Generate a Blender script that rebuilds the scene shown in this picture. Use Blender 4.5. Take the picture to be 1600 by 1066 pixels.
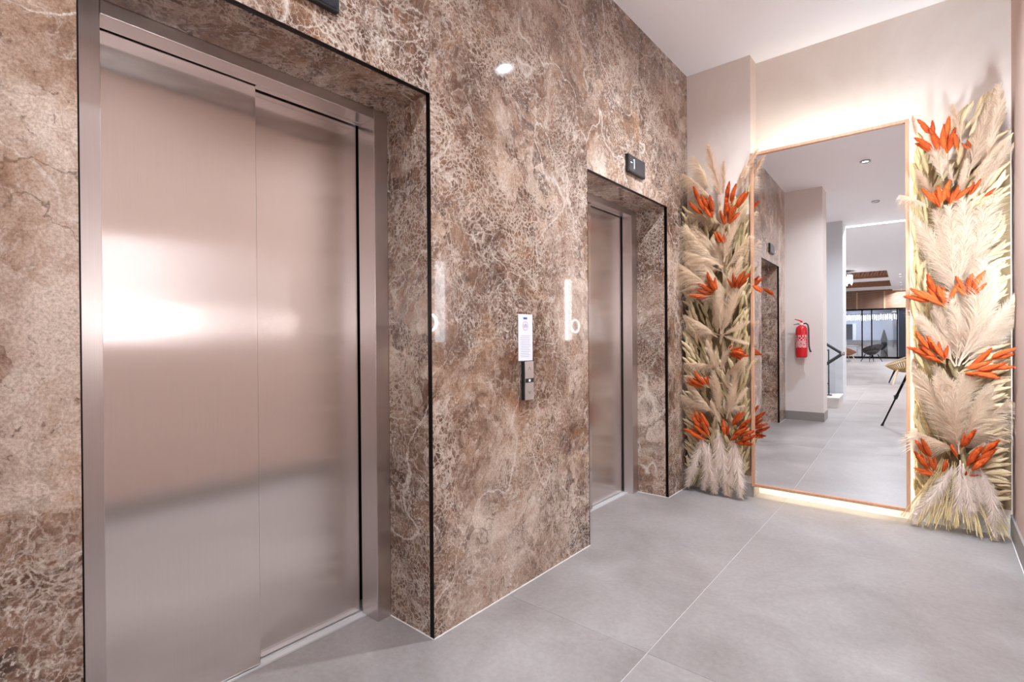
import bpy, math, random
from mathutils import Vector, Matrix

# ------------------------------------------------------------------ camera, world, exposure
SC = bpy.context.scene
COL = SC.collection
for o in list(bpy.data.objects):
    bpy.data.objects.remove(o)

CAM = (1.5417, 0.0, 1.2)
FPX, YAW, PITCH, ROLL = 788.98, 40.0677, -0.2373, 0.4332
cd = bpy.data.cameras.new('camera')
cam = bpy.data.objects.new('camera', cd)
COL.objects.link(cam)
cd.sensor_fit = 'HORIZONTAL'
cd.sensor_width = 36.0
cd.lens = FPX / 1600 * 36
cd.clip_start = 0.02
cd.clip_end = 200
ya, pa, ra = map(math.radians, (YAW, PITCH, ROLL))
fw = Vector((-math.sin(ya) * math.cos(pa), math.cos(ya) * math.cos(pa), math.sin(pa)))
rt = Vector((math.cos(ya), math.sin(ya), 0))
upv = rt.cross(fw)
r2 = rt * math.cos(ra) - upv * math.sin(ra)
u2 = rt * math.sin(ra) + upv * math.cos(ra)
mw = Matrix((r2, u2, -fw)).transposed().to_4x4()
mw.translation = CAM
cam.matrix_world = mw
SC.camera = cam

w = bpy.data.worlds.new('world')
SC.world = w
w.use_nodes = True
w.node_tree.nodes['Background'].inputs[0].default_value = (0.9, 0.92, 1.0, 1)
w.node_tree.nodes['Background'].inputs[1].default_value = 0.4

SC.view_settings.view_transform = 'Standard'
SC.view_settings.look = 'None'
SC.view_settings.gamma = 1.0
SC.view_settings.use_curve_mapping = False
SC.view_settings.exposure = 0.52
SC.cycles.max_bounces = 8
SC.cycles.diffuse_bounces = 5
SC.cycles.glossy_bounces = 5
SC.cycles.transparent_max_bounces = 16
SC.cycles.sample_clamp_indirect = 4.0
SC.cycles.caustics_refractive = False
SC.cycles.adaptive_threshold = 0.025

DOWNLIGHT_W = 27.0
LOBBY_W = 115.0
SCONCE_E = 340.0
LED_E = 50.0

# ------------------------------------------------------------------ helpers
def lin(r, g, b):
    f = lambda c: (c / 255 / 12.92) if c / 255 <= 0.04045 else ((c / 255 + 0.055) / 1.055) ** 2.4
    return (f(r), f(g), f(b), 1.0)

class MB:
    def __init__(s):
        s.v, s.f, s.m = [], [], []
    def box(s, x0, x1, y0, y1, z0, z1, m=0):
        n = len(s.v)
        s.v += [(x0, y0, z0), (x1, y0, z0), (x1, y1, z0), (x0, y1, z0), (x0, y0, z1), (x1, y0, z1), (x1, y1, z1), (x0, y1, z1)]
        for q in ((0, 3, 2, 1), (4, 5, 6, 7), (0, 1, 5, 4), (1, 2, 6, 5), (2, 3, 7, 6), (3, 0, 4, 7)):
            s.f.append(tuple(n + i for i in q)); s.m.append(m)
        return s
    def prism_x(s, poly, x0, x1, m=0):
        """polygon in (y, z), counter-clockwise, extruded along x"""
        n = len(s.v); k = len(poly)
        s.v += [(x0, y, z) for y, z in poly] + [(x1, y, z) for y, z in poly]
        s.f.append(tuple(n + i for i in reversed(range(k)))); s.m.append(m)
        s.f.append(tuple(n + k + i for i in range(k))); s.m.append(m)
        for i in range(k):
            j = (i + 1) % k
            s.f.append((n + i, n + j, n + k + j, n + k + i)); s.m.append(m)
        return s
    def tube(s, pts, rad, n=8, m=0, cap=True):
        pts = [Vector(p) for p in pts]
        if not hasattr(rad, '__len__'):
            rad = [rad] * len(pts)
        base = len(s.v)
        t0 = (pts[1] - pts[0]).normalized()
        ref = Vector((0, 0, 1)) if abs(t0.z) < 0.9 else Vector((1, 0, 0))
        a = t0.cross(ref).normalized()
        for i, p in enumerate(pts):
            t = (pts[min(i + 1, len(pts) - 1)] - pts[max(i - 1, 0)]).normalized()
            a = (a - t * a.dot(t)).normalized()
            b = t.cross(a)
            for k in range(n):
                an = 2 * math.pi * k / n
                s.v.append(tuple(p + (a * math.cos(an) + b * math.sin(an)) * rad[i]))
        for i in range(len(pts) - 1):
            for k in range(n):
                j = (k + 1) % n
                s.f.append((base + i * n + k, base + i * n + j, base + (i + 1) * n + j, base + (i + 1) * n + k)); s.m.append(m)
        if cap:
            s.f.append(tuple(base + k for k in reversed(range(n)))); s.m.append(m)
            e = base + (len(pts) - 1) * n
            s.f.append(tuple(e + k for k in range(n))); s.m.append(m)
        return s
    def lathe(s, prof, c=(0, 0, 0), n=24, m=0, axis='z'):
        base = len(s.v)
        for r, h in prof:
            for k in range(n):
                an = 2 * math.pi * k / n
                p = (r * math.cos(an), r * math.sin(an), h)
                if axis == 'x':
                    p = (h, p[0], p[1])
                s.v.append((c[0] + p[0], c[1] + p[1], c[2] + p[2]))
        for i in range(len(prof) - 1):
            for k in range(n):
                j = (k + 1) % n
                s.f.append((base + i * n + k, base + i * n + j, base + (i + 1) * n + j, base + (i + 1) * n + k)); s.m.append(m)
        s.f.append(tuple(base + k for k in reversed(range(n)))); s.m.append(m)
        e = base + (len(prof) - 1) * n
        s.f.append(tuple(e + k for k in range(n))); s.m.append(m)
        return s
    def quad(s, a, b, c, d, m=0):
        n = len(s.v)
        s.v += [tuple(a), tuple(b), tuple(c), tuple(d)]
        s.f.append((n, n + 1, n + 2, n + 3)); s.m.append(m)
        return s
    def mesh(s, name, mats, smooth=False):
        me = bpy.data.meshes.new(name)
        me.from_pydata(s.v, [], s.f)
        for q in (mats if isinstance(mats, (list, tuple)) else [mats]):
            me.materials.append(q)
        me.polygons.foreach_set('material_index', s.m)
        if smooth:
            me.polygons.foreach_set('use_smooth', [True] * len(s.f))
        me.update()
        return me
    def build(s, name, mats, parent=None, smooth=False, bevel=0, kind=None, label=None):
        o = bpy.data.objects.new(name, s.mesh(name, mats, smooth))
        COL.objects.link(o)
        if parent is not None:
            o.parent = parent
        if bevel:
            b = o.modifiers.new('bevel', 'BEVEL'); b.width = bevel; b.segments = 2; b.limit_method = 'ANGLE'
        if kind: o['kind'] = kind
        if label: o['label'] = label
        return o

def B(x0, x1, y0, y1, z0, z1):
    return MB().box(x0, x1, y0, y1, z0, z1)

def tag(o, label, cat, group=None):
    o['label'] = label; o['category'] = cat
    if group: o['group'] = group
    return o

def thing(name, label, cat, loc=(0, 0, 0), rotz=0, group=None):
    o = bpy.data.objects.new(name, None)
    o.empty_display_size = 0.1
    COL.objects.link(o)
    o.location = loc; o.rotation_euler = (0, 0, rotz)
    return tag(o, label, cat, group)

def inst(mesh, name, parent, mat4):
    o = bpy.data.objects.new(name, mesh)
    COL.objects.link(o)
    o.parent = parent
    o.matrix_local = mat4
    return o

# ------------------------------------------------------------------ materials
def mat(name):
    m = bpy.data.materials.new(name)
    m.use_nodes = True
    nt = m.node_tree
    return m, nt, nt.nodes['Principled BSDF']

def N(nt, typ, **kw):
    n = nt.nodes.new(typ)
    for k, v in kw.items():
        if k.startswith('i_'):
            n.inputs[k[2:].replace('_', ' ')].default_value = v
        else:
            setattr(n, k, v)
    return n

def ramp(nt, stops, interp='LINEAR'):
    r = nt.nodes.new('ShaderNodeValToRGB')
    r.color_ramp.interpolation = interp
    e = r.color_ramp.elements
    while len(e) < len(stops): e.new(0.5)
    for el, (p, c) in zip(e, stops):
        el.position = p
        el.color = c if hasattr(c, '__len__') else (c, c, c, 1)
    return r

def mixc(nt, fac, a, b, blend='MIX'):
    n = nt.nodes.new('ShaderNodeMix')
    n.data_type = 'RGBA'; n.blend_type = blend
    for sock, val in ((n.inputs[0], fac), (n.inputs[6], a), (n.inputs[7], b)):
        if hasattr(val, 'links') or hasattr(val, 'is_linked'):
            nt.links.new(val, sock)
        elif hasattr(val, '__len__'):
            sock.default_value = val
        else:
            sock.default_value = val
    return n.outputs[2]

def math_n(nt, op, a, b=None, c=None):
    n = nt.nodes.new('ShaderNodeMath'); n.operation = op
    for i, v in enumerate((a, b, c)):
        if v is None: continue
        if hasattr(v, 'is_linked'): nt.links.new(v, n.inputs[i])
        else: n.inputs[i].default_value = v
    return n.outputs[0]

def plain(name, col, rough=0.5, metal=0.0, spec=0.5, bump=0, bscale=50, var=0.0, vscale=4):
    m, nt, p = mat(name)
    p.inputs['Base Color'].default_value = col
    p.inputs['Roughness'].default_value = rough
    p.inputs['Metallic'].default_value = metal
    p.inputs['Specular IOR Level'].default_value = spec
    tc = N(nt, 'ShaderNodeTexCoord')
    if var:
        n = N(nt, 'ShaderNodeTexNoise', i_Scale=vscale, i_Detail=5.0, i_Roughness=0.6)
        nt.links.new(tc.outputs['Object'], n.inputs['Vector'])
        r = ramp(nt, [(0.25, tuple(c * (1 - var) for c in col[:3]) + (1,)), (0.75, tuple(min(1, c * (1 + var)) for c in col[:3]) + (1,))])
        nt.links.new(n.outputs[0], r.inputs[0])
        nt.links.new(r.outputs[0], p.inputs['Base Color'])
    if bump:
        n = N(nt, 'ShaderNodeTexNoise', i_Scale=bscale, i_Detail=4.0)
        nt.links.new(tc.outputs['Object'], n.inputs['Vector'])
        b = N(nt, 'ShaderNodeBump', i_Strength=bump, i_Distance=0.002)
        nt.links.new(n.outputs[0], b.inputs['Height'])
        nt.links.new(b.outputs[0], p.inputs['Normal'])
    return m

def emit(name, col, strength):
    m, nt, p = mat(name)
    p.inputs['Base Color'].default_value = (0.8, 0.8, 0.8, 1)
    p.inputs['Emission Color'].default_value = col
    p.inputs['Emission Strength'].default_value = strength
    return m

def make_marble(name='emperador_marble', pale_top=False):
    m, nt, p = mat(name)
    L = nt.links.new
    tc = N(nt, 'ShaderNodeTexCoord')
    oi = N(nt, 'ShaderNodeObjectInfo')
    off = N(nt, 'ShaderNodeCombineXYZ')
    for i, k in enumerate((37.0, 91.0, 53.0)):
        L(math_n(nt, 'MULTIPLY', oi.outputs['Random'], k), off.inputs[i])
    add = N(nt, 'ShaderNodeVectorMath', operation='ADD')
    L(tc.outputs['Object'], add.inputs[0]); L(off.outputs[0], add.inputs[1])
    P0 = add.outputs[0]
    def warp(vec, scale, det, amt):
        n = N(nt, 'ShaderNodeTexNoise', i_Scale=scale, i_Detail=det, i_Roughness=0.6); L(P0, n.inputs['Vector'])
        s = N(nt, 'ShaderNodeVectorMath', operation='SUBTRACT'); L(n.outputs['Color'], s.inputs[0]); s.inputs[1].default_value = (0.5, 0.5, 0.5)
        k = N(nt, 'ShaderNodeVectorMath', operation='SCALE'); L(s.outputs[0], k.inputs[0]); k.inputs['Scale'].default_value = amt
        a = N(nt, 'ShaderNodeVectorMath', operation='ADD'); L(vec, a.inputs[0]); L(k.outputs[0], a.inputs[1])
        return a.outputs[0]
    W = warp(P0, 1.8, 3.0, 0.30)
    WF = warp(W, 12.0, 4.0, 0.040)
    WG = warp(WF, 60.0, 5.0, 0.022)
    def noise(scale, det, rough, vec, dist=0.0):
        n = N(nt, 'ShaderNodeTexNoise', i_Scale=scale, i_Detail=det, i_Roughness=rough, i_Distortion=dist); L(vec, n.inputs['Vector']); return n.outputs[0]
    def rmp(x, stops):
        r = ramp(nt, stops); L(x, r.inputs[0]); return r.outputs[0]
    def mul(a, b): return math_n(nt, 'MULTIPLY', a, b)
    # 1 cloudy ground: warm taupe to cream
    big = noise(1.5, 3.0, 0.5, W)
    med = noise(5.5, 8.0, 0.68, WF)
    fine = noise(40.0, 6.0, 0.72, WG)
    v0 = N(nt, 'ShaderNodeTexVoronoi', i_Scale=2.6); L(WG, v0.inputs['Vector'])
    s0 = N(nt, 'ShaderNodeSeparateColor'); L(v0.outputs['Color'], s0.inputs[0])
    tone = math_n(nt, 'ADD', math_n(nt, 'MULTIPLY_ADD', big, 0.95, -0.225), math_n(nt, 'ADD', mul(med, 0.42), mul(fine, 0.20)))
    tone = math_n(nt, 'ADD', tone, mul(math_n(nt, 'SUBTRACT', s0.outputs[0], 0.5), 0.13))
    cloud = rmp(noise(1.35, 3.0, 0.5, W), [(0.52, 0.0), (0.64, 1.0)])     # calm cream clouds
    tone = math_n(nt, 'ADD', tone, mul(cloud, 0.03))
    keep = math_n(nt, 'SUBTRACT', 1.0, mul(cloud, 0.58))
    if pale_top:      # this slab's own figure: a large cream cloud over a brown lower half
        sz = N(nt, 'ShaderNodeSeparateXYZ'); L(tc.outputs['Object'], sz.inputs[0])
        zz = math_n(nt, 'ADD', mul(sz.outputs[2], 0.30), mul(math_n(nt, 'SUBTRACT', noise(2.2, 5.0, 0.6, W), 0.5), 0.55))
        pale = rmp(zz, [(0.26, 0.0), (0.42, 1.0)])
        tone = math_n(nt, 'ADD', tone, mul(pale, 0.15))
        keep = mul(keep, math_n(nt, 'SUBTRACT', 1.0, mul(pale, 0.92)))
    c = rmp(tone, [(0.42, lin(82, 55, 41)), (0.51, lin(120, 89, 70)), (0.59, lin(156, 123, 101)), (0.66, lin(190, 161, 141)), (0.77, lin(218, 197, 180))])
    # 2 brown breccia fragments with ragged edges
    v1 = N(nt, 'ShaderNodeTexVoronoi', i_Scale=8.0); L(WG, v1.inputs['Vector'])
    sep = N(nt, 'ShaderNodeSeparateColor'); L(v1.outputs['Color'], sep.inputs[0])
    fcol = rmp(sep.outputs[0], [(0.0, lin(72, 48, 37)), (0.35, lin(104, 74, 58)), (0.65, lin(132, 94, 68)), (1.0, lin(146, 114, 96))])
    pick = rmp(sep.outputs[1], [(0.40, 0.0), (0.44, 1.0)])
    reg = rmp(noise(1.7, 3.0, 0.55, W, 0.4), [(0.40, 0.15), (0.60, 1.0)])
    tex = rmp(noise(16.0, 7.0, 0.75, WG), [(0.34, 0.25), (0.52, 1.0)])
    reg = mul(reg, keep)
    c = mixc(nt, mul(mul(pick, reg), tex), c, fcol)
    v4 = N(nt, 'ShaderNodeTexVoronoi', i_Scale=19.0); L(WG, v4.inputs['Vector'])
    s4 = N(nt, 'ShaderNodeSeparateColor'); L(v4.outputs['Color'], s4.inputs[0])
    f4 = rmp(s4.outputs[0], [(0.0, lin(66, 43, 33)), (0.5, lin(104, 72, 55)), (1.0, lin(132, 98, 78))])
    m4 = mul(rmp(s4.outputs[1], [(0.56, 0.0), (0.59, 0.85)]), rmp(noise(2.1, 4.0, 0.6, WF), [(0.40, 0.1), (0.55, 1.0)]))
    m4 = mul(m4, keep)
    c = mixc(nt, mul(m4, tex), c, f4)
    # 3 dense small fragments
    v2 = N(nt, 'ShaderNodeTexVoronoi', i_Scale=36.0); L(WG, v2.inputs['Vector'])
    sp2 = N(nt, 'ShaderNodeSeparateColor'); L(v2.outputs['Color'], sp2.inputs[0])
    f2 = rmp(sp2.outputs[0], [(0.0, lin(66, 44, 34)), (0.4, lin(108, 78, 62)), (0.75, lin(168, 138, 120)), (1.0, lin(220, 202, 188))])
    reg2 = rmp(noise(2.6, 4.0, 0.6, WF), [(0.44, 0.0), (0.58, 0.9)])
    reg2 = mul(reg2, keep)
    c = mixc(nt, mul(reg2, rmp(noise(30.0, 5.0, 0.7, WG), [(0.35, 0.1), (0.6, 0.9)])), c, f2)
    # 4 veins: ridges of warped noise, from broken threads to long seams
    def ridge(scale, det, vec, width):
        n = noise(scale, det, 0.55, vec)
        a = math_n(nt, 'ABSOLUTE', math_n(nt, 'SUBTRACT', n, 0.5))
        return rmp(a, [(0.0, 1.0), (width * 0.4, 0.75), (width, 0.0)])
    def gate(scale, lo, hi): return rmp(noise(scale, 4.0, 0.65, WF), [(lo, 0.0), (hi, 1.0)])
    c = mixc(nt, mul(mul(ridge(11.0, 3.0, WG, 0.022), gate(4.5, 0.46, 0.60)), 0.40), c, lin(218, 200, 185))
    c = mixc(nt, mul(mul(ridge(4.2, 3.0, WG, 0.009), gate(3.0, 0.44, 0.57)), 0.55), c, lin(226, 209, 195))
    c = mixc(nt, mul(mul(ridge(1.2, 2.0, WG, 0.0040), gate(1.7, 0.38, 0.50)), 0.85), c, lin(230, 215, 203))
    def web(scale, width, lo, hi, gs, vec, amt):
        v = N(nt, 'ShaderNodeTexVoronoi', feature='DISTANCE_TO_EDGE', i_Scale=scale); L(vec, v.inputs['Vector'])
        thick = rmp(noise(9.0, 4.0, 0.7, P0), [(0.35, 0.15), (0.65, 1.0)])
        d = math_n(nt, 'DIVIDE', v.outputs['Distance'], math_n(nt, 'MULTIPLY_ADD', thick, width, 0.004))
        return mul(mul(rmp(d, [(0.25, 1.0), (1.0, 0.0)]), gate(gs, lo, hi)), mul(keep, amt))
    c = mixc(nt, web(46.0, 0.24, 0.42, 0.54, 3.3, WG, 0.66), c, lin(214, 194, 178))
    c = mixc(nt, web(17.0, 0.10, 0.47, 0.58, 2.4, WG, 0.48), c, lin(220, 202, 187))
    c = mixc(nt, web(5.5, 0.030, 0.49, 0.58, 1.6, WG, 0.55), c, lin(226, 210, 196))
    # 5 dark hairlines and specks, rusty stains
    c = mixc(nt, mul(mul(ridge(2.6, 4.0, WG, 0.006), gate(2.2, 0.47, 0.58)), 0.7), c, lin(74, 50, 40))
    c = mixc(nt, mul(rmp(noise(34.0, 8.0, 0.75, WG), [(0.57, 0.0), (0.66, 0.85)]), rmp(noise(3.0, 3.0, 0.6, W), [(0.42, 0.15), (0.6, 1.0)])), c, lin(88, 60, 48))
    c = mixc(nt, mul(rmp(noise(3.4, 5.0, 0.65, WF), [(0.56, 0.0), (0.70, 0.55)]), 1.0), c, lin(158, 112, 74))
    c = mixc(nt, mul(rmp(noise(70.0, 4.0, 0.7, WG), [(0.52, 0.0), (0.62, 0.8)]), gate(3.8, 0.46, 0.62)), c, lin(226, 211, 199))
    gr = rmp(noise(150.0, 4.0, 0.8, P0), [(0.34, lin(176, 168, 162)), (0.60, lin(250, 250, 250))])
    c = mixc(nt, 0.75, c, gr, 'MULTIPLY')
    L(c, p.inputs['Base Color'])
    p.inputs['Roughness'].default_value = 0.035
    p.inputs['Specular IOR Level'].default_value = 0.5
    return m

def make_steel(name, col, rough, aniso, streak_axis=1):
    m, nt, p = mat(name)
    L = nt.links.new
    p.inputs['Metallic'].default_value = 1.0
    tc = N(nt, 'ShaderNodeTexCoord')
    mp = N(nt, 'ShaderNodeMapping')
    mp.inputs['Scale'].default_value = (120.0, 120.0, 1.2)
    L(tc.outputs['Object'], mp.inputs[0])
    n = N(nt, 'ShaderNodeTexNoise', i_Scale=3.0, i_Detail=5.0, i_Roughness=0.7); L(mp.outputs[0], n.inputs['Vector'])
    r = ramp(nt, [(0.3, tuple(c * 0.94 for c in col[:3]) + (1,)), (0.7, col)]); L(n.outputs[0], r.inputs[0])
    # faint smudges
    n2 = N(nt, 'ShaderNodeTexNoise', i_Scale=3.0, i_Detail=6.0, i_Roughness=0.65, i_Distortion=0.6); L(tc.outputs['Object'], n2.inputs['Vector'])
    rr = ramp(nt, [(0.3, rough * 0.95), (0.7, rough * 1.06)]); L(n2.outputs[0], rr.inputs[0])
    L(rr.outputs[0], p.inputs['Roughness'])
    L(r.outputs[0], p.inputs['Base Color'])
    p.inputs['Anisotropic'].default_value = aniso
    tg = N(nt, 'ShaderNodeTangent', direction_type='RADIAL', axis='Z')
    L(tg.outputs[0], p.inputs['Tangent'])
    p.inputs['Anisotropic Rotation'].default_value = ANISO_ROT
    b = N(nt, 'ShaderNodeBump', i_Strength=0.03, i_Distance=0.001); L(n.outputs[0], b.inputs['Height']); L(b.outputs[0], p.inputs['Normal'])
    return m
ANISO_ROT = 0.0

def make_plaster(name, a, b, scale=1.3):
    m, nt, p = mat(name)
    L = nt.links.new
    tc = N(nt, 'ShaderNodeTexCoord')
    n = N(nt, 'ShaderNodeTexNoise', i_Scale=scale, i_Detail=7.0, i_Roughness=0.62, i_Distortion=0.8); L(tc.outputs['Object'], n.inputs['Vector'])
    r = ramp(nt, [(0.32, a), (0.68, b)]); L(n.outputs[0], r.inputs[0])
    L(r.outputs[0], p.inputs['Base Color'])
    p.inputs['Roughness'].default_value = 0.55
    p.inputs['Specular IOR Level'].default_value = 0.3
    return m

def make_tile():
    m, nt, p = mat('grey_porcelain_tile')
    L = nt.links.new
    tc = N(nt, 'ShaderNodeTexCoord')
    n = N(nt, 'ShaderNodeTexNoise', i_Scale=1.6, i_Detail=9.0, i_Roughness=0.68, i_Distortion=0.5); L(tc.outputs['Object'], n.inputs['Vector'])
    n2 = N(nt, 'ShaderNodeTexNoise', i_Scale=42.0, i_Detail=6.0, i_Roughness=0.75); L(tc.outputs['Object'], n2.inputs['Vector'])
    s = math_n(nt, 'MULTIPLY_ADD', n.outputs[0], 0.75, math_n(nt, 'MULTIPLY', n2.outputs[0], 0.35))
    r = ramp(nt, [(0.36, lin(118, 109, 106)), (0.55, lin(141, 132, 129)), (0.74, lin(159, 151, 148))]); L(s, r.inputs[0])
    # pits
    v = N(nt, 'ShaderNodeTexNoise', i_Scale=85.0, i_Detail=2.0); L(tc.outputs['Object'], v.inputs['Vector'])
    k = ramp(nt, [(0.70, 0.0), (0.75, 0.55)]); L(v.outputs[0], k.inputs[0])
    L(mixc(nt, k.outputs[0], r.outputs[0], lin(120, 112, 110)), p.inputs['Base Color'])
    rr = ramp(nt, [(0.3, 0.30), (0.7, 0.42)]); L(n.outputs[0], rr.inputs[0])
    L(rr.outputs[0], p.inputs['Roughness'])
    return m

def make_plant(name, a, b, trans=0.35, scale=9):
    m, nt, p = mat(name)
    L = nt.links.new
    nt.nodes.remove(p)
    out = nt.nodes['Material Output']
    tc = N(nt, 'ShaderNodeTexCoord')
    oi = N(nt, 'ShaderNodeObjectInfo')
    n = N(nt, 'ShaderNodeTexNoise', i_Scale=scale, i_Detail=3.0); L(tc.outputs['Object'], n.inputs['Vector'])
    s = math_n(nt, 'MULTIPLY_ADD', n.outputs[0], 0.7, math_n(nt, 'MULTIPLY', oi.outputs['Random'], 0.4))
    r = ramp(nt, [(0.2, a), (0.85, b)]); L(s, r.inputs[0])
    d = N(nt, 'ShaderNodeBsdfDiffuse'); t = N(nt, 'ShaderNodeBsdfTranslucent'); mx = N(nt, 'ShaderNodeMixShader')
    L(r.outputs[0], d.inputs[0]); L(r.outputs[0], t.inputs[0])
    mx.inputs[0].default_value = trans
    L(d.outputs[0], mx.inputs[1]); L(t.outputs[0], mx.inputs[2]); L(mx.outputs[0], out.inputs[0])
    return m

def make_glass(name, tint, refl):
    m, nt, p = mat(name)
    L = nt.links.new
    nt.nodes.remove(p)
    out = nt.nodes['Material Output']
    tr = N(nt, 'ShaderNodeBsdfTransparent'); tr.inputs[0].default_value = tint
    gl = N(nt, 'ShaderNodeBsdfGlossy'); gl.inputs['Roughness'].default_value = 0.01
    fr = N(nt, 'ShaderNodeFresnel'); fr.inputs[0].default_value = 1.5
    mx = N(nt, 'ShaderNodeMixShader')
    L(math_n(nt, 'ADD', fr.outputs[0], refl), mx.inputs[0]); L(tr.outputs[0], mx.inputs[1]); L(gl.outputs[0], mx.inputs[2]); L(mx.outputs[0], out.inputs[0])
    return m

def make_wood(name, a, b, axis_scale=(3, 3, 40)):
    m, nt, p = mat(name)
    L = nt.links.new
    tc = N(nt, 'ShaderNodeTexCoord'); mp = N(nt, 'ShaderNodeMapping'); mp.inputs['Scale'].default_value = axis_scale
    L(tc.outputs['Object'], mp.inputs[0])
    n = N(nt, 'ShaderNodeTexNoise', i_Scale=2.0, i_Detail=6.0, i_Roughness=0.6, i_Distortion=0.5); L(mp.outputs[0], n.inputs['Vector'])
    r = ramp(nt, [(0.3, a), (0.7, b)]); L(n.outputs[0], r.inputs[0]); L(r.outputs[0], p.inputs['Base Color'])
    p.inputs['Roughness'].default_value = 0.45
    return m

MARBLE = make_marble()
MARBLE_PALE = make_marble('pale_emperador_marble', True)
STEEL = make_steel('brushed_steel', lin(236, 228, 224), 0.185, 1.0)
STEEL_FRAME = make_steel('brushed_steel_frame', lin(212, 203, 200), 0.30, 0.5)
ALU = plain('aluminium', lin(206, 202, 201), 0.40, 0.35)
PLASTER = make_plaster('beige_plaster', lin(207, 190, 179), lin(220, 206, 196))
PLASTER_PINK = make_plaster('rose_beige_plaster', lin(192, 165, 153), lin(208, 185, 173), 1.0)
CREAM = make_plaster('cream_paint', lin(222, 211, 204), lin(227, 217, 211))
GREYWALL = make_plaster('pale_grey_paint', lin(203, 204, 208), lin(209, 210, 213))
CEIL = plain('white_ceiling_paint', lin(247, 244, 245), 0.8)
TILE = make_tile()
GROUT = plain('pale_grout', lin(204, 196, 192), 0.85)
SKIRT = plain('taupe_baseboard_tile', lin(140, 131, 126), 0.4, var=0.06, vscale=12)
SEAL = plain('white_sealant', lin(222, 216, 212), 0.6)
BLACK = plain('black_metal', lin(26, 24, 25), 0.38, 0.6)
TRIM = plain('black_bronze_trim', lin(24, 18, 16), 0.3, 0.8)
BLACKPL = plain('black_plastic', lin(30, 29, 30), 0.35)
SHAFT_SHADE = plain('shaft_shade', lin(12, 11, 11), 0.9)
CORE = plain('wall_core', lin(120, 105, 95), 0.9)
MIRROR = plain('mirror_silver', (0.93, 0.93, 0.94, 1), 0.0, 1.0)
FRAMEWOOD = make_wood('light_oak', lin(164, 116, 86), lin(186, 138, 106), (30, 30, 3))
SLATWOOD = make_wood('slat_wood', lin(182, 142, 118), lin(210, 172, 148), (3, 30, 30))
COFFERWOOD = make_wood('coffer_wood', lin(140, 96, 70), lin(182, 134, 100), (6, 20, 20))
LED = emit('warm_led', (1.0, 0.96, 0.78, 1), LED_E)
COVE = emit('cool_cove_led', (0.93, 1.0, 0.93, 1), 7.0)
SCONRIM = emit('sconce_rim_led', (1.0, 0.97, 0.96, 1), 45.0)
SCONEDGE = emit('sconce_edge_led', (1.0, 0.97, 0.96, 1), 3.0)
DISC = plain('grey_disc', lin(150, 152, 160), 0.4)
GLASS = make_glass('clear_glass', (0.93, 0.95, 0.97, 1), 0.06)
PAPER = plain('white_paper', lin(226, 224, 230), 0.6)
INKB = plain('blue_ink', lin(52, 78, 160), 0.6)
INKR = plain('red_ink', lin(214, 92, 96), 0.6)
INKG = plain('grey_ink', lin(176, 174, 186), 0.6)
RED = plain('red_enamel', lin(206, 28, 36), 0.25)
RUBBER = plain('black_rubber', lin(38, 38, 42), 0.5)
WHITE = plain('white_print', lin(236, 214, 214), 0.5)
PLUME = make_plant('cream_pampas', lin(230, 206, 180), lin(247, 230, 208), 0.5)
PLUME_TAN = make_plant('tan_pampas', lin(222, 192, 164), lin(242, 220, 198), 0.5)
PLUME_WHITE = make_plant('white_pampas', lin(238, 220, 206), lin(254, 242, 232), 0.5)
ORANGE = make_plant('burnt_orange_spike', lin(164, 62, 28), lin(218, 104, 54), 0.2, 30)
WHEAT = make_plant('beige_spike', lin(198, 170, 130), lin(230, 208, 172), 0.3, 30)
GREENISH = make_plant('pale_olive_spike', lin(178, 154, 112), lin(218, 198, 156), 0.3, 30)
STRAW = make_plant('dry_straw', lin(176, 146, 96), lin(220, 194, 146), 0.15, 30)
RATTAN = plain('woven_rattan', lin(168, 138, 92), 0.6, var=0.2, vscale=60)
PALEWOOD = plain('pale_wood', lin(214, 180, 140), 0.5)

# ------------------------------------------------------------------ the setting
A0, A1, B0, B1 = 0.257, 1.3345, 2.520, 3.642      # lift openings along the marble wall
LP, LW, XP = 4.054, 4.210, 0.4795                 # pillar face, recessed end wall, pillar side
ZC, ZO, XR = 3.312, 2.179, 1.885
YE = -0.19                                        # marble ends here
YCOVE, ZL, YG = -3.55, 3.60, -25.33               # lobby: ceiling step, ceiling height, glass front
XL0, XL1 = -5.306, 6.694

floor = B(XL0, XL1, -29.5, 4.30, -0.12, -0.0015).build('floor', GROUT, kind='structure')
tx0, ty0 = 0.694 - 1.2 * 5, 1.7908 - 2.4 * 13
tmesh = MB().box(0.0014, 1.1986, 0.0014, 2.3986, -0.010, 0.0).mesh('floor_tile', TILE)
for i in range(10):
    for j in range(14):
        o = bpy.data.objects.new('floor_tile', tmesh)
        COL.objects.link(o); o.parent = floor
        o.location = (tx0 + 1.2 * i, ty0 + 2.4 * j, 0)

ceiling = B(-3.2, XR + 0.12, YCOVE, LW + 0.12, ZC, ZC + 0.12).build('ceiling', CEIL, kind='structure')
B(-3.2, XR + 0.12, YCOVE, YCOVE + 0.03, ZC + 0.12, ZL).build('fascia', CEIL, ceiling)

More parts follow.
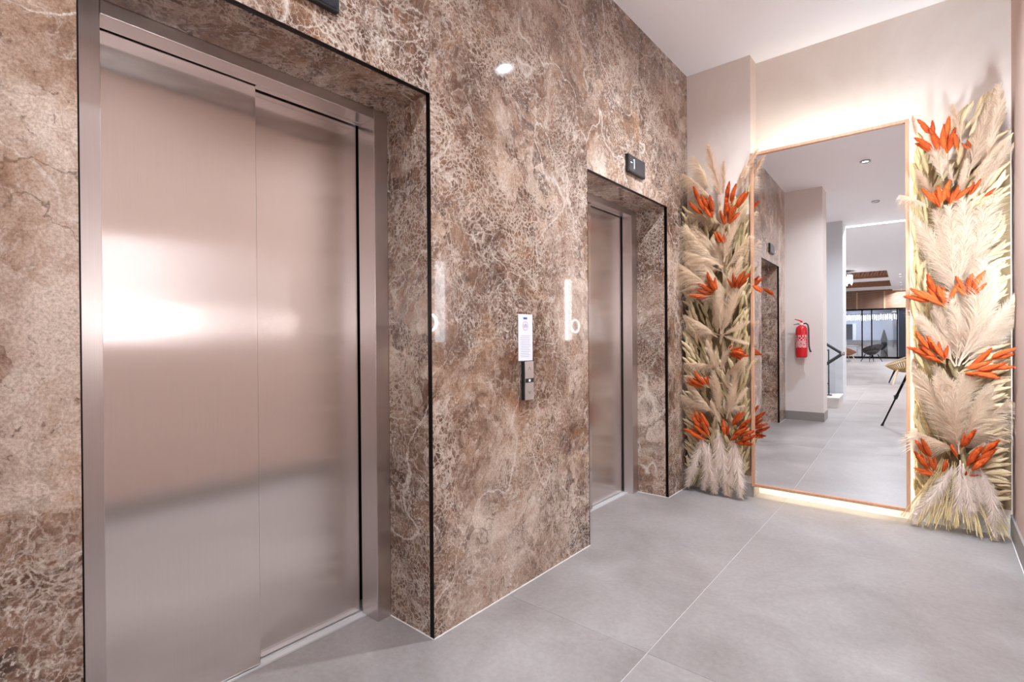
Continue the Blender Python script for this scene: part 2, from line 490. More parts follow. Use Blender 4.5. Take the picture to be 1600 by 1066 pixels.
# marble wall: concrete core, then each slab
core = MB()
for y0, y1 in ((YE, A0 - 0.022), (A1 + 0.022, B0 - 0.022), (B1 + 0.022, LW + 0.1)):
    core.box(-0.44, -0.022, y0, y1, 0, ZC)
for y0, y1 in ((A0 - 0.022, A1 + 0.022), (B0 - 0.022, B1 + 0.022)):
    core.box(-0.44, -0.022, y0, y1, ZO + 0.022, ZC)
wall_left = core.build('wall_left', CORE, kind='structure')
g = 0.0007
def slab(poly, m=None):
    return MB().prism_x(poly, -0.021, 0.0).build('marble_slab', m or MARBLE, wall_left, bevel=0.0008)
slab([(YE, 0), (A0 - 0.002, 0), (A0 - 0.002, ZO + 0.002), (A0 - 0.002, ZC), (YE, ZC)], MARBLE_PALE)
slab([(A0 - 0.002 + g, ZO + 0.002), (A1 + 0.002 - g, ZO + 0.002), (A1 + 0.002 - g, ZC), (A0 - 0.002 + g, ZC)])
slab([(A1 + 0.002, 0), (B0 - 0.002, 0), (B0 - 0.002, ZC), (A1 + 0.002, ZC)])
slab([(B0 - 0.002 + g, ZO + 0.002), (3.19 - g, ZO + 0.002), (3.19 - g, ZC), (B0 - 0.002 + g, ZC)])
slab([(3.19, ZO + 0.002), (B1 + 0.002, ZO + 0.002), (B1 + 0.002, 0), (LP, 0), (LP, ZC), (3.19, ZC)])
def reveal(y0, y1, r):
    B(-r, -0.0215, y1, y1 + 0.02, 0, ZO).build('marble_slab', MARBLE, wall_left)
    B(-r, -0.0215, y0 - 0.02, y0, 0, ZO).build('marble_slab', MARBLE, wall_left)
    B(-r, -0.0215, y0 - 0.02, y1 + 0.02, ZO, ZO + 0.02).build('marble_slab', MARBLE, wall_left)
    B(-0.021, 0.001, y1 - 0.001, y1 + 0.0015, 0, ZO).build('edge_trim', TRIM, wall_left)
    B(-0.021, 0.001, y0 - 0.0015, y0 + 0.001, 0, ZO).build('edge_trim', TRIM, wall_left)
    B(-0.021, 0.001, y0 - 0.0015, y1 + 0.0015, ZO - 0.001, ZO + 0.0015).build('edge_trim', TRIM, wall_left)
    B(-r, 0, y1 - 0.004, y1, 0, 0.003).build('sealant_bead', SEAL, wall_left)
reveal(A0, A1, 0.28)
reveal(B0, B1, 0.247)
for y0, y1 in ((YE, A0), (A1, B0), (B1, LP)):
    B(0, 0.004, y0, y1, 0, 0.003).build('sealant_bead', SEAL, wall_left)

def lift_door(n, y0, y1, r, jl, jr, split, d_front, d_rear, label):
    """jl / jr: inner edges of the steel jambs; d_front, d_rear: faces of the two leaves"""
    hz = ZO - 0.042
    root = bpy.data.objects.new('door_%d' % n, None)
    COL.objects.link(root); root.location = (0, 0, 0)
    root['kind'] = 'structure'; root['label'] = label
    F = dict(parent=root, bevel=0.0018)
    B(-d_rear + 0.012, -r, jr, y1, 0, ZO).build('jamb', STEEL_FRAME, **F)
    B(-d_front + 0.008, -r, y0, jl, 0, ZO).build('jamb', STEEL_FRAME, **F)
    B(-d_front + 0.008, -r, jl, jr, hz, ZO).build('head', STEEL_FRAME, **F)
    B(-d_rear + 0.012, -d_front + 0.006, split, jr, hz, ZO).build('rear_head', STEEL_FRAME, **F)
    B(-d_front - 0.028, -d_front, y0 + 0.005, split, 0.007, ZO).build('door_leaf', STEEL, **F)
    B(-d_rear - 0.028, -d_rear, split - 0.05, jr + 0.012 - 0.016, 0.007, ZO).build('door_leaf', STEEL, **F)
    s = MB().box(-d_rear - 0.03, -d_front + 0.012, y0, jr, -0.004, 0.003)
    s.box(-d_rear + 0.006, -d_rear + 0.012, y0, jr, 0.003, 0.0055)
    s.box(-d_front + 0.004, -d_front + 0.010, y0, jr, 0.003, 0.0055)
    s.build('sill', ALU, root)
    B(-d_rear - 0.12, -d_rear - 0.09, y0, y1, 0, ZO + 0.05).build('shaft_light_block', SHAFT_SHADE, root)  # added sheet: stops light leaks and paints the door gaps dark
    return root
lift_door(1, A0, A1, 0.28, 0.352, 1.267, 0.821, 0.372, 0.408, 'large near brushed steel two-leaf lift door framed in brown marble')
lift_door(2, B0, B1, 0.247, 2.615, 3.560, 3.05, 0.300, 0.336, 'far brushed steel lift door next to the dried flower panels')

# end wall: pillar, recessed wall behind the mirror, right wall
p = B(-0.021, XP, LP, LW + 0.1, 0, ZC).build('wall_pillar', PLASTER, kind='structure')
B(0.006, XP + 0.010, LP - 0.010, LW - 0.001, 0, 0.10).build('baseboard_pillar', SKIRT, p)
wall_end = B(XP, XR + 0.12, LW, LW + 0.1, 0, ZC).build('wall_end', PLASTER, kind='structure')
B(XP + 0.010, XR - 0.011, LW - 0.010, LW, 0, 0.10).build('baseboard_end', plain('led_lit_baseboard_tile', lin(204, 198, 190), 0.4), kind='structure')  # LED glow under the mirror put into the colour, paler than other baseboards
wall_right = B(XR, XR + 0.12, -3.0, LW, 0, ZC).build('wall_right', PLASTER_PINK, kind='structure')
B(XR - 0.010, XR, -3.0, LW, 0, 0.13).build('baseboard_right', SKIRT, kind='structure')
B(XR - 0.013, XR - 0.010, -3.0, LW, 0, 0.003).build('trim_1', SEAL, kind='structure')

# behind the camera: cream wall end, stair bay, grey wall, lobby
cw = B(-0.44, 0.475, YE - 0.43, YE, 0, ZC).build('wall_cream', CREAM, kind='structure')
sk = MB().box(0.004, 0.485, YE, YE + 0.010, 0, 0.125).box(0.475, 0.485, YE - 0.43, YE, 0, 0.125)
sk.build('baseboard_cream', SKIRT, kind='structure')
B(-3.2, -0.44, YE - 0.43, YE - 0.31, 0, ZC).build('wall_stair_front', CREAM, kind='structure')
B(-3.2, -3.08, YCOVE, YE - 0.43, 0, ZC).build('wall_stair_side', CREAM, kind='structure')
B(XL0, 0.486, YCOVE + 0.35, -2.88, 0, ZC).build('wall_grey', GREYWALL, kind='structure')
B(0.39, 0.486, YCOVE, YCOVE + 0.35, 0, ZC).build('wall_grey_return', GREYWALL, kind='structure')
B(XL0, 0.39, YCOVE, YCOVE + 0.12, 0, ZL).build('wall_lobby_front', GREYWALL, kind='structure')
B(XR + 0.12, XL1, -3.12, -3.0, 0, ZL).build('wall_lobby_front_right', GREYWALL, kind='structure')
B(XL0 - 0.12, XL0, -29.5, YCOVE, 0, ZL + 0.6).build('wall_lobby_left', GREYWALL, kind='structure')
B(XL1, XL1 + 0.12, -29.5, -3.0, 0, ZL + 0.6).build('wall_lobby_right', GREYWALL, kind='structure')
B(XL0, XL1, -29.6, -29.48, 0, ZL + 0.6).build('wall_lobby_back', plain('blue_grey_paint', lin(186, 190, 206), 0.7), kind='structure')
cl = MB()
XC = 0.86
cl.box(XC, XL1, -29.5, YCOVE, ZL, ZL + 0.6)
COFF = [(-14.84, -17.57), (-19.03, -22.14), (-24.2, -25.3)]
edges = [YCOVE, -14.84, -17.57, -19.03, -22.14, -24.2, -25.3, -29.5]
for a, b in zip(edges[0::2], edges[1::2]):
    cl.box(XL0, XC, b, a, ZL, ZL + 0.6)
cl.box(XR + 0.12, XL1, YCOVE, -3.0, ZL, ZL + 0.6)
ceil2 = cl.build('ceiling_lobby', CEIL, kind='structure')
for a, b in COFF:
    c = MB().box(XL0, XC, b, a, ZL + 0.55, ZL + 0.6)
    c.box(XC - 0.02, XC, b, a, ZL + 0.002, ZL + 0.55).box(XL0, XC - 0.02, b, b + 0.02, ZL + 0.002, ZL + 0.55).box(XL0, XC - 0.02, a - 0.02, a, ZL + 0.002, ZL + 0.55)
    c.build('wood_coffer', COFFERWOOD, ceil2)
k = 0
bat = MB().box(-0.025, 0.025, -0.02, 0.0, 0.0, 0.38).mesh('coffer_batten', SLATWOOD)
for i in range(26):
    o = bpy.data.objects.new('coffer_batten', bat); COL.objects.link(o); o.parent = ceil2
    o.location = (XC - 0.08 - i * 0.105, COFF[0][1] + 0.04, ZL + 0.10); o.rotation_euler = (0, 0.45 if i % 3 else 0.2, 0)

tag(B(0.49, XR, YCOVE - 0.03, YCOVE - 0.002, ZC - 0.016, ZC + 0.03).build('cove_light', COVE), 'thin glowing cove light line across the lobby ceiling edge', 'light')

# lobby glass front with slatted wood band above
XM = [-3.6, -2.55, -1.5, -0.478, -0.052, 1.046]
win = MB()
for x in XM:
    win.box(x - 0.03, x + 0.03, YG - 0.04, YG + 0.04, 0, 2.66)
win.box(XL0, 1.46, YG - 0.04, YG + 0.04, 0, 0.10).box(XL0, XL1, YG - 0.04, YG + 0.04, 2.60, 2.68)
window = win.build('window_1', BLACK, kind='structure')
xs = [XL0] + XM
for a, b in zip(xs[:-1], xs[1:]):
    B(a + 0.03, b - 0.03, YG - 0.006, YG + 0.006, 0.10, 2.60).build('pane', GLASS, window)
B(1.10, XL1, YG - 0.05, YG - 0.01, 0, 2.60).build('dark_panel', plain('dark_navy_panel', lin(34, 38, 50), 0.35), window)
band = B(XL0, XL1, YG - 0.06, YG - 0.03, 2.68, ZL + 0.2).build('wall_slat_band', plain('slat_backing', lin(96, 64, 48), 0.8), kind='structure')
sm = MB().box(XL0, XL1, -0.03, 0.02, 0, 0.035).mesh('slat', SLATWOOD)
for i in range(15):
    o = bpy.data.objects.new('slat', sm); COL.objects.link(o); o.parent = band; o.location = (0, YG, 2.70 + i * 0.060)
for x in (-4.35, -3.14, -1.92, -0.705, 0.508, 1.72, 2.94):
    B(x - 0.035, x + 0.035, YG - 0.03, YG + 0.035, 2.68, ZL).build('post', PALEWOOD, band)

# ------------------------------------------------------------------ mirror
MYAW = math.radians(1.0627)
mc = (0.9482, LP - 0.0143, 0.0)
mroot = thing('wall_mirror', 'tall rectangular backlit mirror in a slim oak frame between dried flower panels', 'mirror', mc, MYAW)
hw, mz0, mz1, fwid, fd = 0.4645, 0.089, 2.563, 0.020, 0.036
fr = MB()
fr.box(-hw, -hw + fwid, -0.016, fd, mz0, mz1).box(hw - fwid, hw, -0.016, fd, mz0, mz1)
fo = []
for nm, bx_ in (('frame_rail', (-hw, -hw + fwid, mz0, mz1)), ('frame_rail', (hw - fwid, hw, mz0, mz1)), ('frame_rail', (-hw + fwid, hw - fwid, mz0, mz0 + fwid)), ('frame_rail', (-hw + fwid, hw - fwid, mz1 - fwid, mz1))):
    B(bx_[0], bx_[1], -0.016, fd, bx_[2], bx_[3]).build(nm, FRAMEWOOD, mroot, bevel=0.002)
B(-hw + fwid, hw - fwid, 0.0, 0.006, mz0 + fwid, mz1 - fwid).build('mirror_glass', MIRROR, mroot)
B(-hw + fwid, hw - fwid, 0.007, fd - 0.004, mz0 + fwid, mz1 - fwid).build('backing_board', BLACKPL, mroot)
for bx_ in ((-hw + 0.085, -hw + 0.095, mz0 + 0.05, mz1 - 0.05), (hw - 0.095, hw - 0.085, mz0 + 0.05, mz1 - 0.05), (-hw + 0.05, hw - 0.05, mz0 + 0.022, mz0 + 0.034), (-hw + 0.05, hw - 0.05, mz1 - 0.034, mz1 - 0.022)):
    B(bx_[0], bx_[1], fd, fd + 0.006, bx_[2], bx_[3]).build('led_strip', LED, mroot)
for x in (-0.3, 0.3):
    for z in (0.5, 2.1):
        B(x - 0.03, x + 0.03, fd - 0.004, LW - mc[1] - 0.008, z - 0.03, z + 0.03).build('standoff', BLACKPL, mroot)

# ------------------------------------------------------------------ lamps
def downlight(x, y, z, watt, label, group, size=0.076):
    r = thing('ceiling_downlight', label, 'light', (x, y, z), 0, group)
    lip = 0.020 if z < ZL - 0.1 else 0.003
    MB().lathe([(0.040, 0.0), (0.054, -0.002), (0.054, -lip), (0.046, -lip - 0.002), (0.041, -0.003)], n=24).build('trim_ring', CHROME, r, smooth=True)
    MB().lathe([(0.0385, -0.002), (0.0385, -0.0045)], n=24).build('lens', LENS, r)
    ld = bpy.data.lights.new('downlight_beam', 'AREA')
    ld.shape = 'DISK'; ld.size = size; ld.energy = watt; ld.spread = math.radians(150); ld.color = (0.87, 0.985, 1.10) if z < ZL - 0.1 else (0.92, 0.97, 1.02)
    lo = bpy.data.objects.new('downlight_beam', ld); COL.objects.link(lo); lo.parent = r; lo.location = (0, 0, -0.006)
CHROME = plain('chrome', lin(190, 188, 188), 0.2, 1.0)
LENS = emit('lamp_lens', (1.0, 0.97, 0.93, 1), 2.5)
GD = 'recessed ceiling downlights'
downlight(1.02, 2.98, ZC, DOWNLIGHT_W * 1.8, 'recessed downlight in the ceiling just before the mirror', GD)
downlight(1.015, 0.68, ZC, DOWNLIGHT_W * 1.05, 'bright recessed downlight highest of those reflected in the mirror', GD)
downlight(1.027, -1.62, ZC, DOWNLIGHT_W * 1.05, 'second recessed downlight reflected in the mirror, before the cove line', GD)
downlight(1.04, -4.35, ZL, LOBBY_W, 'recessed downlight reflected in the mirror just past the cove line', GD)
for i, y in enumerate((-16.6, -17.6, -20.4, -21.9, -24.4, -25.1)):
    downlight(1.23, y, ZL, LOBBY_W * 0.35, 'small downlight in the far row beside the wooden ceiling coffers', 'far row of lobby downlights')
for x, y, lb_ in ((-2.2, -7.0, 'added unseen lobby downlight over the empty floor behind the grey wall'), (3.6, -6.5, 'added unseen lobby downlight right of the round woven chair'), (3.6, -13.0, 'added unseen lobby downlight right of the chandelier'), (3.6, -20.5, 'added unseen lobby downlight right of the far downlight row'), (-2.2, -12.0, 'added unseen lobby downlight left of the chandelier'), (-2.0, -18.3, 'added unseen lobby downlight on the beam above the brown shell chair')):  # unseen lamps, added to brighten the lobby
    downlight(x, y, ZL, LOBBY_W * 1.3, lb_, 'added lobby downlights')
downlight(-1.2, -27.5, ZL, LOBBY_W, 'added unseen downlight behind the lobby glass front', 'added lobby downlights')  # unseen as well, added to light the space behind the glass
downlight(-1.6, -1.9, ZC, DOWNLIGHT_W, 'recessed downlight over the stair bay', GD)

def sconce(y, label, bright):
    # opaque slim bar lit along its far side, with a rim-lit disc on a short arm
    r = thing('wall_sconce', label, 'wall lamp', (XR, y, 1.18), 0, 'wall sconces opposite the lift doors')
    B(-0.036, 0.0, -0.040, 0.030, 0.0, 0.72).build('bar', SCONBODY, r, bevel=0.003)
    B(-0.036, -0.031, 0.0302, 0.044, 0.0, 0.72).build('lip', SCONBODY, r)
    B(-0.0308, -0.003, 0.0305, 0.0365, 0.004, 0.716).build('side_light', emit('sconce_led', (0.85, 0.985, 1.13, 1), bright), r)
    B(-0.0385, -0.0362, -0.040, -0.036, 0.01, 0.71).build('edge_line', SCONEDGE, r)
    MB().tube([(-0.020, -0.040, 0.17), (-0.020, -0.055, 0.17)], 0.008, 10).build('arm', CHROME, r)
    MB().lathe([(0.072, -0.024), (0.072, -0.014)], (0, -0.130, 0.17), 32, axis='x').build('disc', DISC, r)
    pts = [(-0.027, -0.130 + 0.077 * math.cos(a), 0.17 + 0.077 * math.sin(a)) for a in [2 * math.pi * i / 32 for i in range(33)]]
    MB().tube(pts, 0.006, 8, cap=False).build('rim_light', SCONRIM, r, smooth=True)
SCONBODY = emit('frosted_lamp_front', (0.93, 0.98, 1.05, 1), 5.0)
sconce(3.05, 'glowing bar wall lamp with ring disc mirrored in marble beside the far lift', SCONCE_E * 1.35)
sconce(0.88, 'glowing bar wall lamp mirrored as a white blur in the near lift door', SCONCE_E * 0.40)
sconce(-1.29, 'added unseen bar wall lamp on the right wall behind the tripod', SCONCE_E * 0.36)  # unseen repeat, added to light the corridor behind and its ceiling

def chandelier(x, y):
    r = thing('crystal_chandelier', 'bright crystal chandelier reflected in the mirror below the lobby ceiling', 'chandelier', (x, y, ZL))
    MB().lathe([(0.5, -0.16), (0.5, -0.12), (0.44, -0.12), (0.44, -0.16)], n=32).build('ring', CHROME, r)
    for a in range(4):
        an = a * math.pi / 2 + 0.4
        MB().tube([(0.46 * math.cos(an), 0.46 * math.sin(an), -0.12), (0, 0, 0)], 0.004, 6).build('cable', CHROME, r)
    rod = MB().lathe([(0.004, -0.46), (0.016, -0.40), (0.016, -0.20), (0.006, -0.16)], n=8).mesh('crystal_rod', CRYSTAL)
    rnd = random.Random(5)
    for i in range(34):
        an = 2 * math.pi * i / 34
        o = bpy.data.objects.new('crystal_rod', rod); COL.objects.link(o); o.parent = r
        o.location = (0.47 * math.cos(an), 0.47 * math.sin(an), rnd.uniform(-0.08, 0.02))
CRYSTAL = emit('lit_crystal', (0.95, 0.97, 1.0, 1), 6.0)
chandelier(-0.62, -14.2)

# ------------------------------------------------------------------ fittings on the marble wall
def glyph(bm, segs, t, to3, m=0):
    """strokes given as (u0, v0, u1, v1) boxes mapped to 3D by to3(u, v, depth)"""
    for u0, v0, u1, v1 in segs:
        a, b = to3(u0, v0, 0), to3(u1, v1, t)
        bm.box(min(a[0], b[0]), max(a[0], b[0]), min(a[1], b[1]), max(a[1], b[1]), min(a[2], b[2]), max(a[2], b[2]), m)

SCREEN = plain('display_glass', lin(34, 36, 44), 0.12)
DIGIT = emit('display_digit', (0.72, 0.84, 1.0, 1), 1.1)
def display(y0, y1, z0, z1, label, lit):
    r = thing('floor_display', label, 'display', (0.0005, y0, z0), 0, 'floor displays over the lift doors')
    wy, hz = y1 - y0, z1 - z0
    B(0, 0.022, 0, wy, 0, hz).build('housing', BLACKPL, r, bevel=0.003)
    s = B(0.0222, 0.0236, 0.010, wy - 0.012, 0.008, hz - 0.008).build('screen', SCREEN, r)
    if lit:
        bm = MB()
        to3 = lambda u, v, d: (0.0238 + d, u, v)
        u = wy * 0.33
        glyph(bm, [(u - 0.052, hz * 0.53, u - 0.030, hz * 0.53 + 0.005), (u - 0.004, hz * 0.26, u + 0.003, hz * 0.80), (u - 0.013, hz * 0.73, u - 0.004, hz * 0.79)], 0.0006, to3)
        bm.build('digits', DIGIT, s)
display(0.655, 0.927, 2.290, 2.412, 'black floor display box over the near lift, cut by the photo top', False)
display(2.987, 3.233, 2.282, 2.396, 'black floor display reading minus one over the far lift', True)

cp = thing('call_panel', 'slim steel lift call panel below the notice on the marble wall', 'call panel', (0.0005, 1.901, 0.903))
B(0, 0.018, 0, 0.068, 0, 0.187).build('back_box', BLACKPL, cp)
face = B(0.0182, 0.0225, 0.002, 0.068, 0, 0.187).build('faceplate', plain('brushed_silver', lin(206, 198, 194), 0.38, 0.85), cp)
bm = MB(); bm.box(0.0227, 0.0237, 0.003, 0.067, 0.084, 0.104).build('button_strip', BLACKPL, cp)
bm = MB(); bm.box(0.0239, 0.0246, 0.027, 0.041, 0.088, 0.100).build('button', plain('white_button', lin(230, 230, 235), 0.4), cp)
INKD = plain('dark_ink', lin(96, 86, 82), 0.6)
bm = MB()
for s, zc in ((1, 0.152), (-1, 0.036)):
    for q in (-1, 1):
        a = Vector((0.0228, 0.035 + q * 0.010, zc - s * 0.007)); b = Vector((0.0228, 0.035, zc + s * 0.007))
        bm.tube([a, b], 0.0011, 4)
bm.build('arrow', INKD, cp)

nt_ = thing('paper_notice', 'narrow white paper notice with red circle taped above the call panel', 'notice', (0.0008, 1.879, 1.093))
B(0, 0.001, 0, 0.110, 0, 0.227).build('sheet', PAPER, nt_)
B(0.0011, 0.0014, 0.038, 0.068, 0.202, 0.212).build('blue_logo', INKB, nt_)
ring = MB()
ring.tube([(0.0013, 0.054 + 0.021 * math.cos(a), 0.170 + 0.021 * math.sin(a)) for a in [2 * math.pi * i / 24 for i in range(25)]], 0.0011, 4, cap=False)
ring.build('red_circle', INKR, nt_)
B(0.0011, 0.0014, 0.042, 0.045, 0.162, 0.178).build('ink_mark', INKB, nt_)
mk = MB()
mk.tube([(0.0013, 0.049, 0.160), (0.0013, 0.056, 0.181)], 0.0010, 4).tube([(0.0013, 0.056, 0.181), (0.0013, 0.062, 0.160)], 0.0010, 4).tube([(0.0013, 0.064, 0.176), (0.0013, 0.068, 0.164)], 0.0009, 4)
mk.build('ink_mark', INKB, nt_)
rnd = random.Random(3)
tl = MB()
for i in range(13):
    tl.box(0.0011, 0.0013, 0.014 + (0.004 if i % 3 == 0 else 0), 0.096 - rnd.uniform(0, 0.016), 0.120 - i * 0.0085, 0.1225 - i * 0.0085)
tl.build('text_lines', INKG, nt_)

# ------------------------------------------------------------------ fire extinguisher on the cream wall
ex = thing('fire_extinguisher', 'red fire extinguisher with black hose hung on the cream wall, seen in mirror', 'extinguisher', (0.222, YE + 0.085, 0.905))
MB().lathe([(0.060, 0.0), (0.072, 0.012), (0.074, 0.03), (0.074, 0.385), (0.070, 0.415), (0.054, 0.442), (0.030, 0.456), (0.022, 0.462)], n=36).build('cylinder', RED, ex, smooth=True)
MB().lathe([(0.024, 0.458), (0.026, 0.462), (0.026, 0.486), (0.020, 0.492)], n=20).build('valve', WHITE, ex, smooth=True)
MB().tube([(0.0, 0, 0.486), (0.0, 0, 0.508)], 0.014, 10).build('valve_stem', RED, ex)
MB().tube([(0.012, 0, 0.508), (-0.035, 0, 0.530), (-0.085, 0, 0.545)], [0.010, 0.008, 0.005], 8).build('lever', RED, ex)
MB().tube([(0.01, 0, 0.478), (-0.05, 0, 0.478), (-0.10, 0, 0.466)], [0.008, 0.007, 0.005], 8).build('carry_handle', CHROME, ex)
MB().tube([(0.02, 0.0, 0.478), (0.055, 0.01, 0.486), (0.082, 0.02, 0.462), (0.092, 0.025, 0.40), (0.094, 0.028, 0.26), (0.096, 0.028, 0.16), (0.106, 0.03, 0.11)], 0.0095, 10).build('hose', RUBBER, ex, smooth=True)
MB().tube([(0.106, 0.03, 0.115), (0.118, 0.032, 0.078)], [0.010, 0.014], 10).build('nozzle', RUBBER, ex)
lb = MB()
for i in range(14):
    a0, a1 = math.radians(28 + i * 9), math.radians(28 + (i + 1) * 9)
    R = 0.0746
    for z0, z1, sp in ((0.290, 0.318, (2, 3, 5, 6, 8, 10, 11)), (0.268, 0.280, (1, 3, 4, 7, 8, 10)), (0.245, 0.258, (0, 2, 5, 6, 9, 11)), (0.228, 0.236, (12,)), (0.212, 0.220, (0, 13)), (0.196, 0.204, (6, 13)), (0.180, 0.188, (3,)), (0.160, 0.170, ()), (0.145, 0.152, (5, 9))):
        if i in sp: continue
        lb.quad((R * math.cos(a0), R * math.sin(a0), z0), (R * math.cos(a1), R * math.sin(a1), z0), (R * math.cos(a1), R * math.sin(a1), z1), (R * math.cos(a0), R * math.sin(a0), z1))
lb.build('label_print', WHITE, ex)
B(-0.02, 0.02, -0.0846, -0.070, 0.25, 0.42).build('wall_bracket', BLACKPL, ex)

# ------------------------------------------------------------------ camera tripod (its leg shows in the mirror)
tp = thing('camera_tripod', 'black tripod leg at the right edge of the mirror', 'tripod', (1.555, -0.07, 0))
apex = Vector((0, 0, 1.02))
for i, an in enumerate((math.radians(207), math.radians(327), math.radians(87))):
    Rf = 0.465
    ft = Vector((Rf * math.cos(an), Rf * math.sin(an), 0.0)) if i != 2 else Vector((Rf * math.cos(an) * 0.6, Rf * math.sin(an) * 0.4, 0))
    if i == 2: ft = Vector((0.20, -0.40, 0))
    if i == 1: ft = Vector((0.26, 0.22, 0))
    if i == 0: ft = Vector((-0.418, -0.207, 0))
    top = apex + ft.normalized() * 0.03
    d = (ft - top)
    leg = MB().tube([top, top + d * 0.60], 0.0155, 10).build('leg', BLACK, tp)
    MB().tube([top + d * 0.60, top + d * 0.97], 0.0105, 10).build('lower_leg', BLACK, leg)
    MB().tube([top + d * 0.575, top + d * 0.63], 0.021, 10).build('leg_clamp', BLACKPL, leg)
    MB().tube([top + d * 0.60 + Vector((-0.03, 0, 0.008)), top + d * 0.60 + Vector((0.0, 0, 0))], 0.008, 8).build('clamp_lever', BLACKPL, leg)
    MB().tube([top + d * 0.962, ft + Vector((0, 0, 0.0)) ], [0.013, 0.017], 10).build('rubber_foot', RUBBER, leg)
MB().lathe([(0.045, 0.98), (0.05, 1.0), (0.05, 1.035), (0.03, 1.045)], n=20).build('crown', BLACK, tp)
MB().tube([(0, 0, 0.80), (0, 0, 1.07)], 0.013, 10).build('centre_column', BLACK, tp)
B(-0.03, 0.03, -0.03, 0.03, 1.07, 1.10).build('head', BLACK, tp)

# ------------------------------------------------------------------ stair landing with glass railing (in the mirror)
st = thing('stair_landing', 'low pale stone landing step beside the grey wall, seen in mirror', 'step', (0, 0, 0))
STONE = plain('pale_stone', lin(206, 198, 192), 0.35, var=0.06)
B(-1.6, 0.50, -2.69, -1.92, 0, 0.135).build('riser_block', STONE, st)
B(-1.6, 0.51, -2.70, -1.91, 0.136, 0.170).build('tread', STONE, st, bevel=0.003)
rl = thing('glass_railing', 'glass stair railing with black post and dark handrails, seen in mirror', 'railing', (0, 0, 0.172))
B(-1.3, 0.42, -2.305, -2.295, 0.03, 0.62).build('glass_panel', GLASS, rl)
for x in (0.325, -0.75):
    ps = MB().tube([(x, -2.3, 0.0), (x, -2.3, 0.80)], 0.009, 10).build('post', BLACK, rl)
    B(x - 0.045, x + 0.045, -2.33, -2.27, 0, 0.010).build('foot_plate', BLACK, ps)
    MB().tube([(x, -2.3, 0.20), (x - 0.05, -2.3, 0.20)], 0.007, 8).build('bracket', BLACK, ps)
    MB().tube([(x, -2.3, 0.79), (x - 0.05, -2.3, 0.79)], 0.007, 8).build('bracket', BLACK, ps)
MB().tube([(0.525, -2.3, 0.73), (0.27, -2.3, 0.91), (-1.2, -2.3, 1.95)], 0.024, 12).build('handrail', RUBBER, rl)
MB().tube([(0.525, -2.3, 0.725), (0.27, -2.3, 0.53), (-0.25, -2.3, 0.16)], 0.027, 12).build('handrail', RUBBER, rl)
MB().lathe([(0.03, -0.03), (0.036, 0.0), (0.03, 0.03)], (0.53, -2.3, 0.728), 16).build('rail_joint', CHROME, rl)

# ------------------------------------------------------------------ lobby seats and things behind the glass
def tub_chair(x, y, rz, label, scale, legmats, shell, woven):
    r = thing('lounge_chair', label, 'chair', (x, y, 0), rz)
    n, bm = 26, MB()
    S = scale
    def P(a, t):
        # a: angle round the seat (0 = front), t: 0 centre .. 1 rim
        back = 0.5 - 0.5 * math.cos(a)
        h = 0.28 + (0.14 + 0.36 * back ** 1.1) * t ** 2.0
        rr = (0.36 + 0.05 * back) * t
        return Vector((rr * math.sin(a), -rr * math.cos(a) * 1.0 + 0.05 * t * back, h)) * S
    if woven:
        for i in range(54):
            a = 2 * math.pi * i / 54
            bm.tube([P(a + 0.12 * t, t) for t in (0.12, 0.4, 0.65, 0.85, 1.0)], 0.0095 * S, 5)
        for t in (0.25, 0.5):
            bm.tube([P(2 * math.pi * i / 30, t) for i in range(31)], 0.006 * S, 5, cap=False)
        bm.build('woven_shell', shell, r)
        seat = MB()
        for i in range(n):
            a0, a1 = 2 * math.pi * i / n, 2 * math.pi * (i + 1) / n
            for t0, t1 in ((0.02, 0.3), (0.3, 0.6)):
                seat.quad(P(a0, t0), P(a1, t0), P(a1, t1), P(a0, t1))
        so = seat.build('seat', shell, r, smooth=True)
        so.modifiers.new('solid', 'SOLIDIFY').thickness = 0.02
    else:
        seat = MB()
        for i in range(n):
            a0, a1 = 2 * math.pi * i / n, 2 * math.pi * (i + 1) / n
            for t0, t1 in ((0.02, 0.4), (0.4, 0.7), (0.7, 1.0)):
                seat.quad(P(a0, t0), P(a1, t0), P(a1, t1), P(a0, t1))
        so = seat.build('seat', shell, r, smooth=True)
        so.modifiers.new('solid', 'SOLIDIFY').thickness = 0.025
    MB().tube([P(2 * math.pi * i / 40, 1.0) for i in range(41)], 0.014 * S, 8, cap=False).build('rim', shell, r, smooth=True)
    for i, (sx, sy) in enumerate(((-1, -1), (1, -1), (-1, 1), (1, 1))):
        MB().tube([Vector((sx * 0.17, sy * 0.15, 0.335)) * S, Vector((sx * 0.30, sy * 0.26, 0.0)) * S], [0.022 * S, 0.011 * S], 8).build('leg', legmats[i], r)
    return r
tub_chair(1.37, -7.75, math.radians(-98), 'round woven rattan chair at the mirror right edge behind the tripod leg', 1.08, (PALEWOOD, BLACK, PALEWOOD, PALEWOOD), RATTAN, True)
tub_chair(-0.78, -19.9, math.radians(60), 'small brown shell chair with pale legs before the far glass front', 1.05, (PALEWOOD,) * 4, plain('brown_shell', lin(160, 108, 82), 0.6), False)
tub_chair(0.12, -21.0, math.radians(-40), 'dark shell chair beside the small brown chair in the lobby', 1.05, (BLACK,) * 4, plain('charcoal_shell', lin(62, 58, 60), 0.6), False)
tb = thing('dining_table', 'dark round table behind the brown shell chair in the lobby', 'table', (-0.95, -21.3, 0))
MB().lathe([(0.55, 0.71), (0.56, 0.72), (0.56, 0.745), (0.55, 0.75)], n=32).build('table_top', plain('stone_top', lin(150, 146, 146), 0.4), tb)
MB().lathe([(0.28, 0.0), (0.27, 0.02), (0.05, 0.05), (0.04, 0.70)], n=24).build('pedestal', BLACK, tb)
bn = thing('reception_counter', 'low white counter behind the lobby glass front', 'counter', (0.0, -28.2, 0))
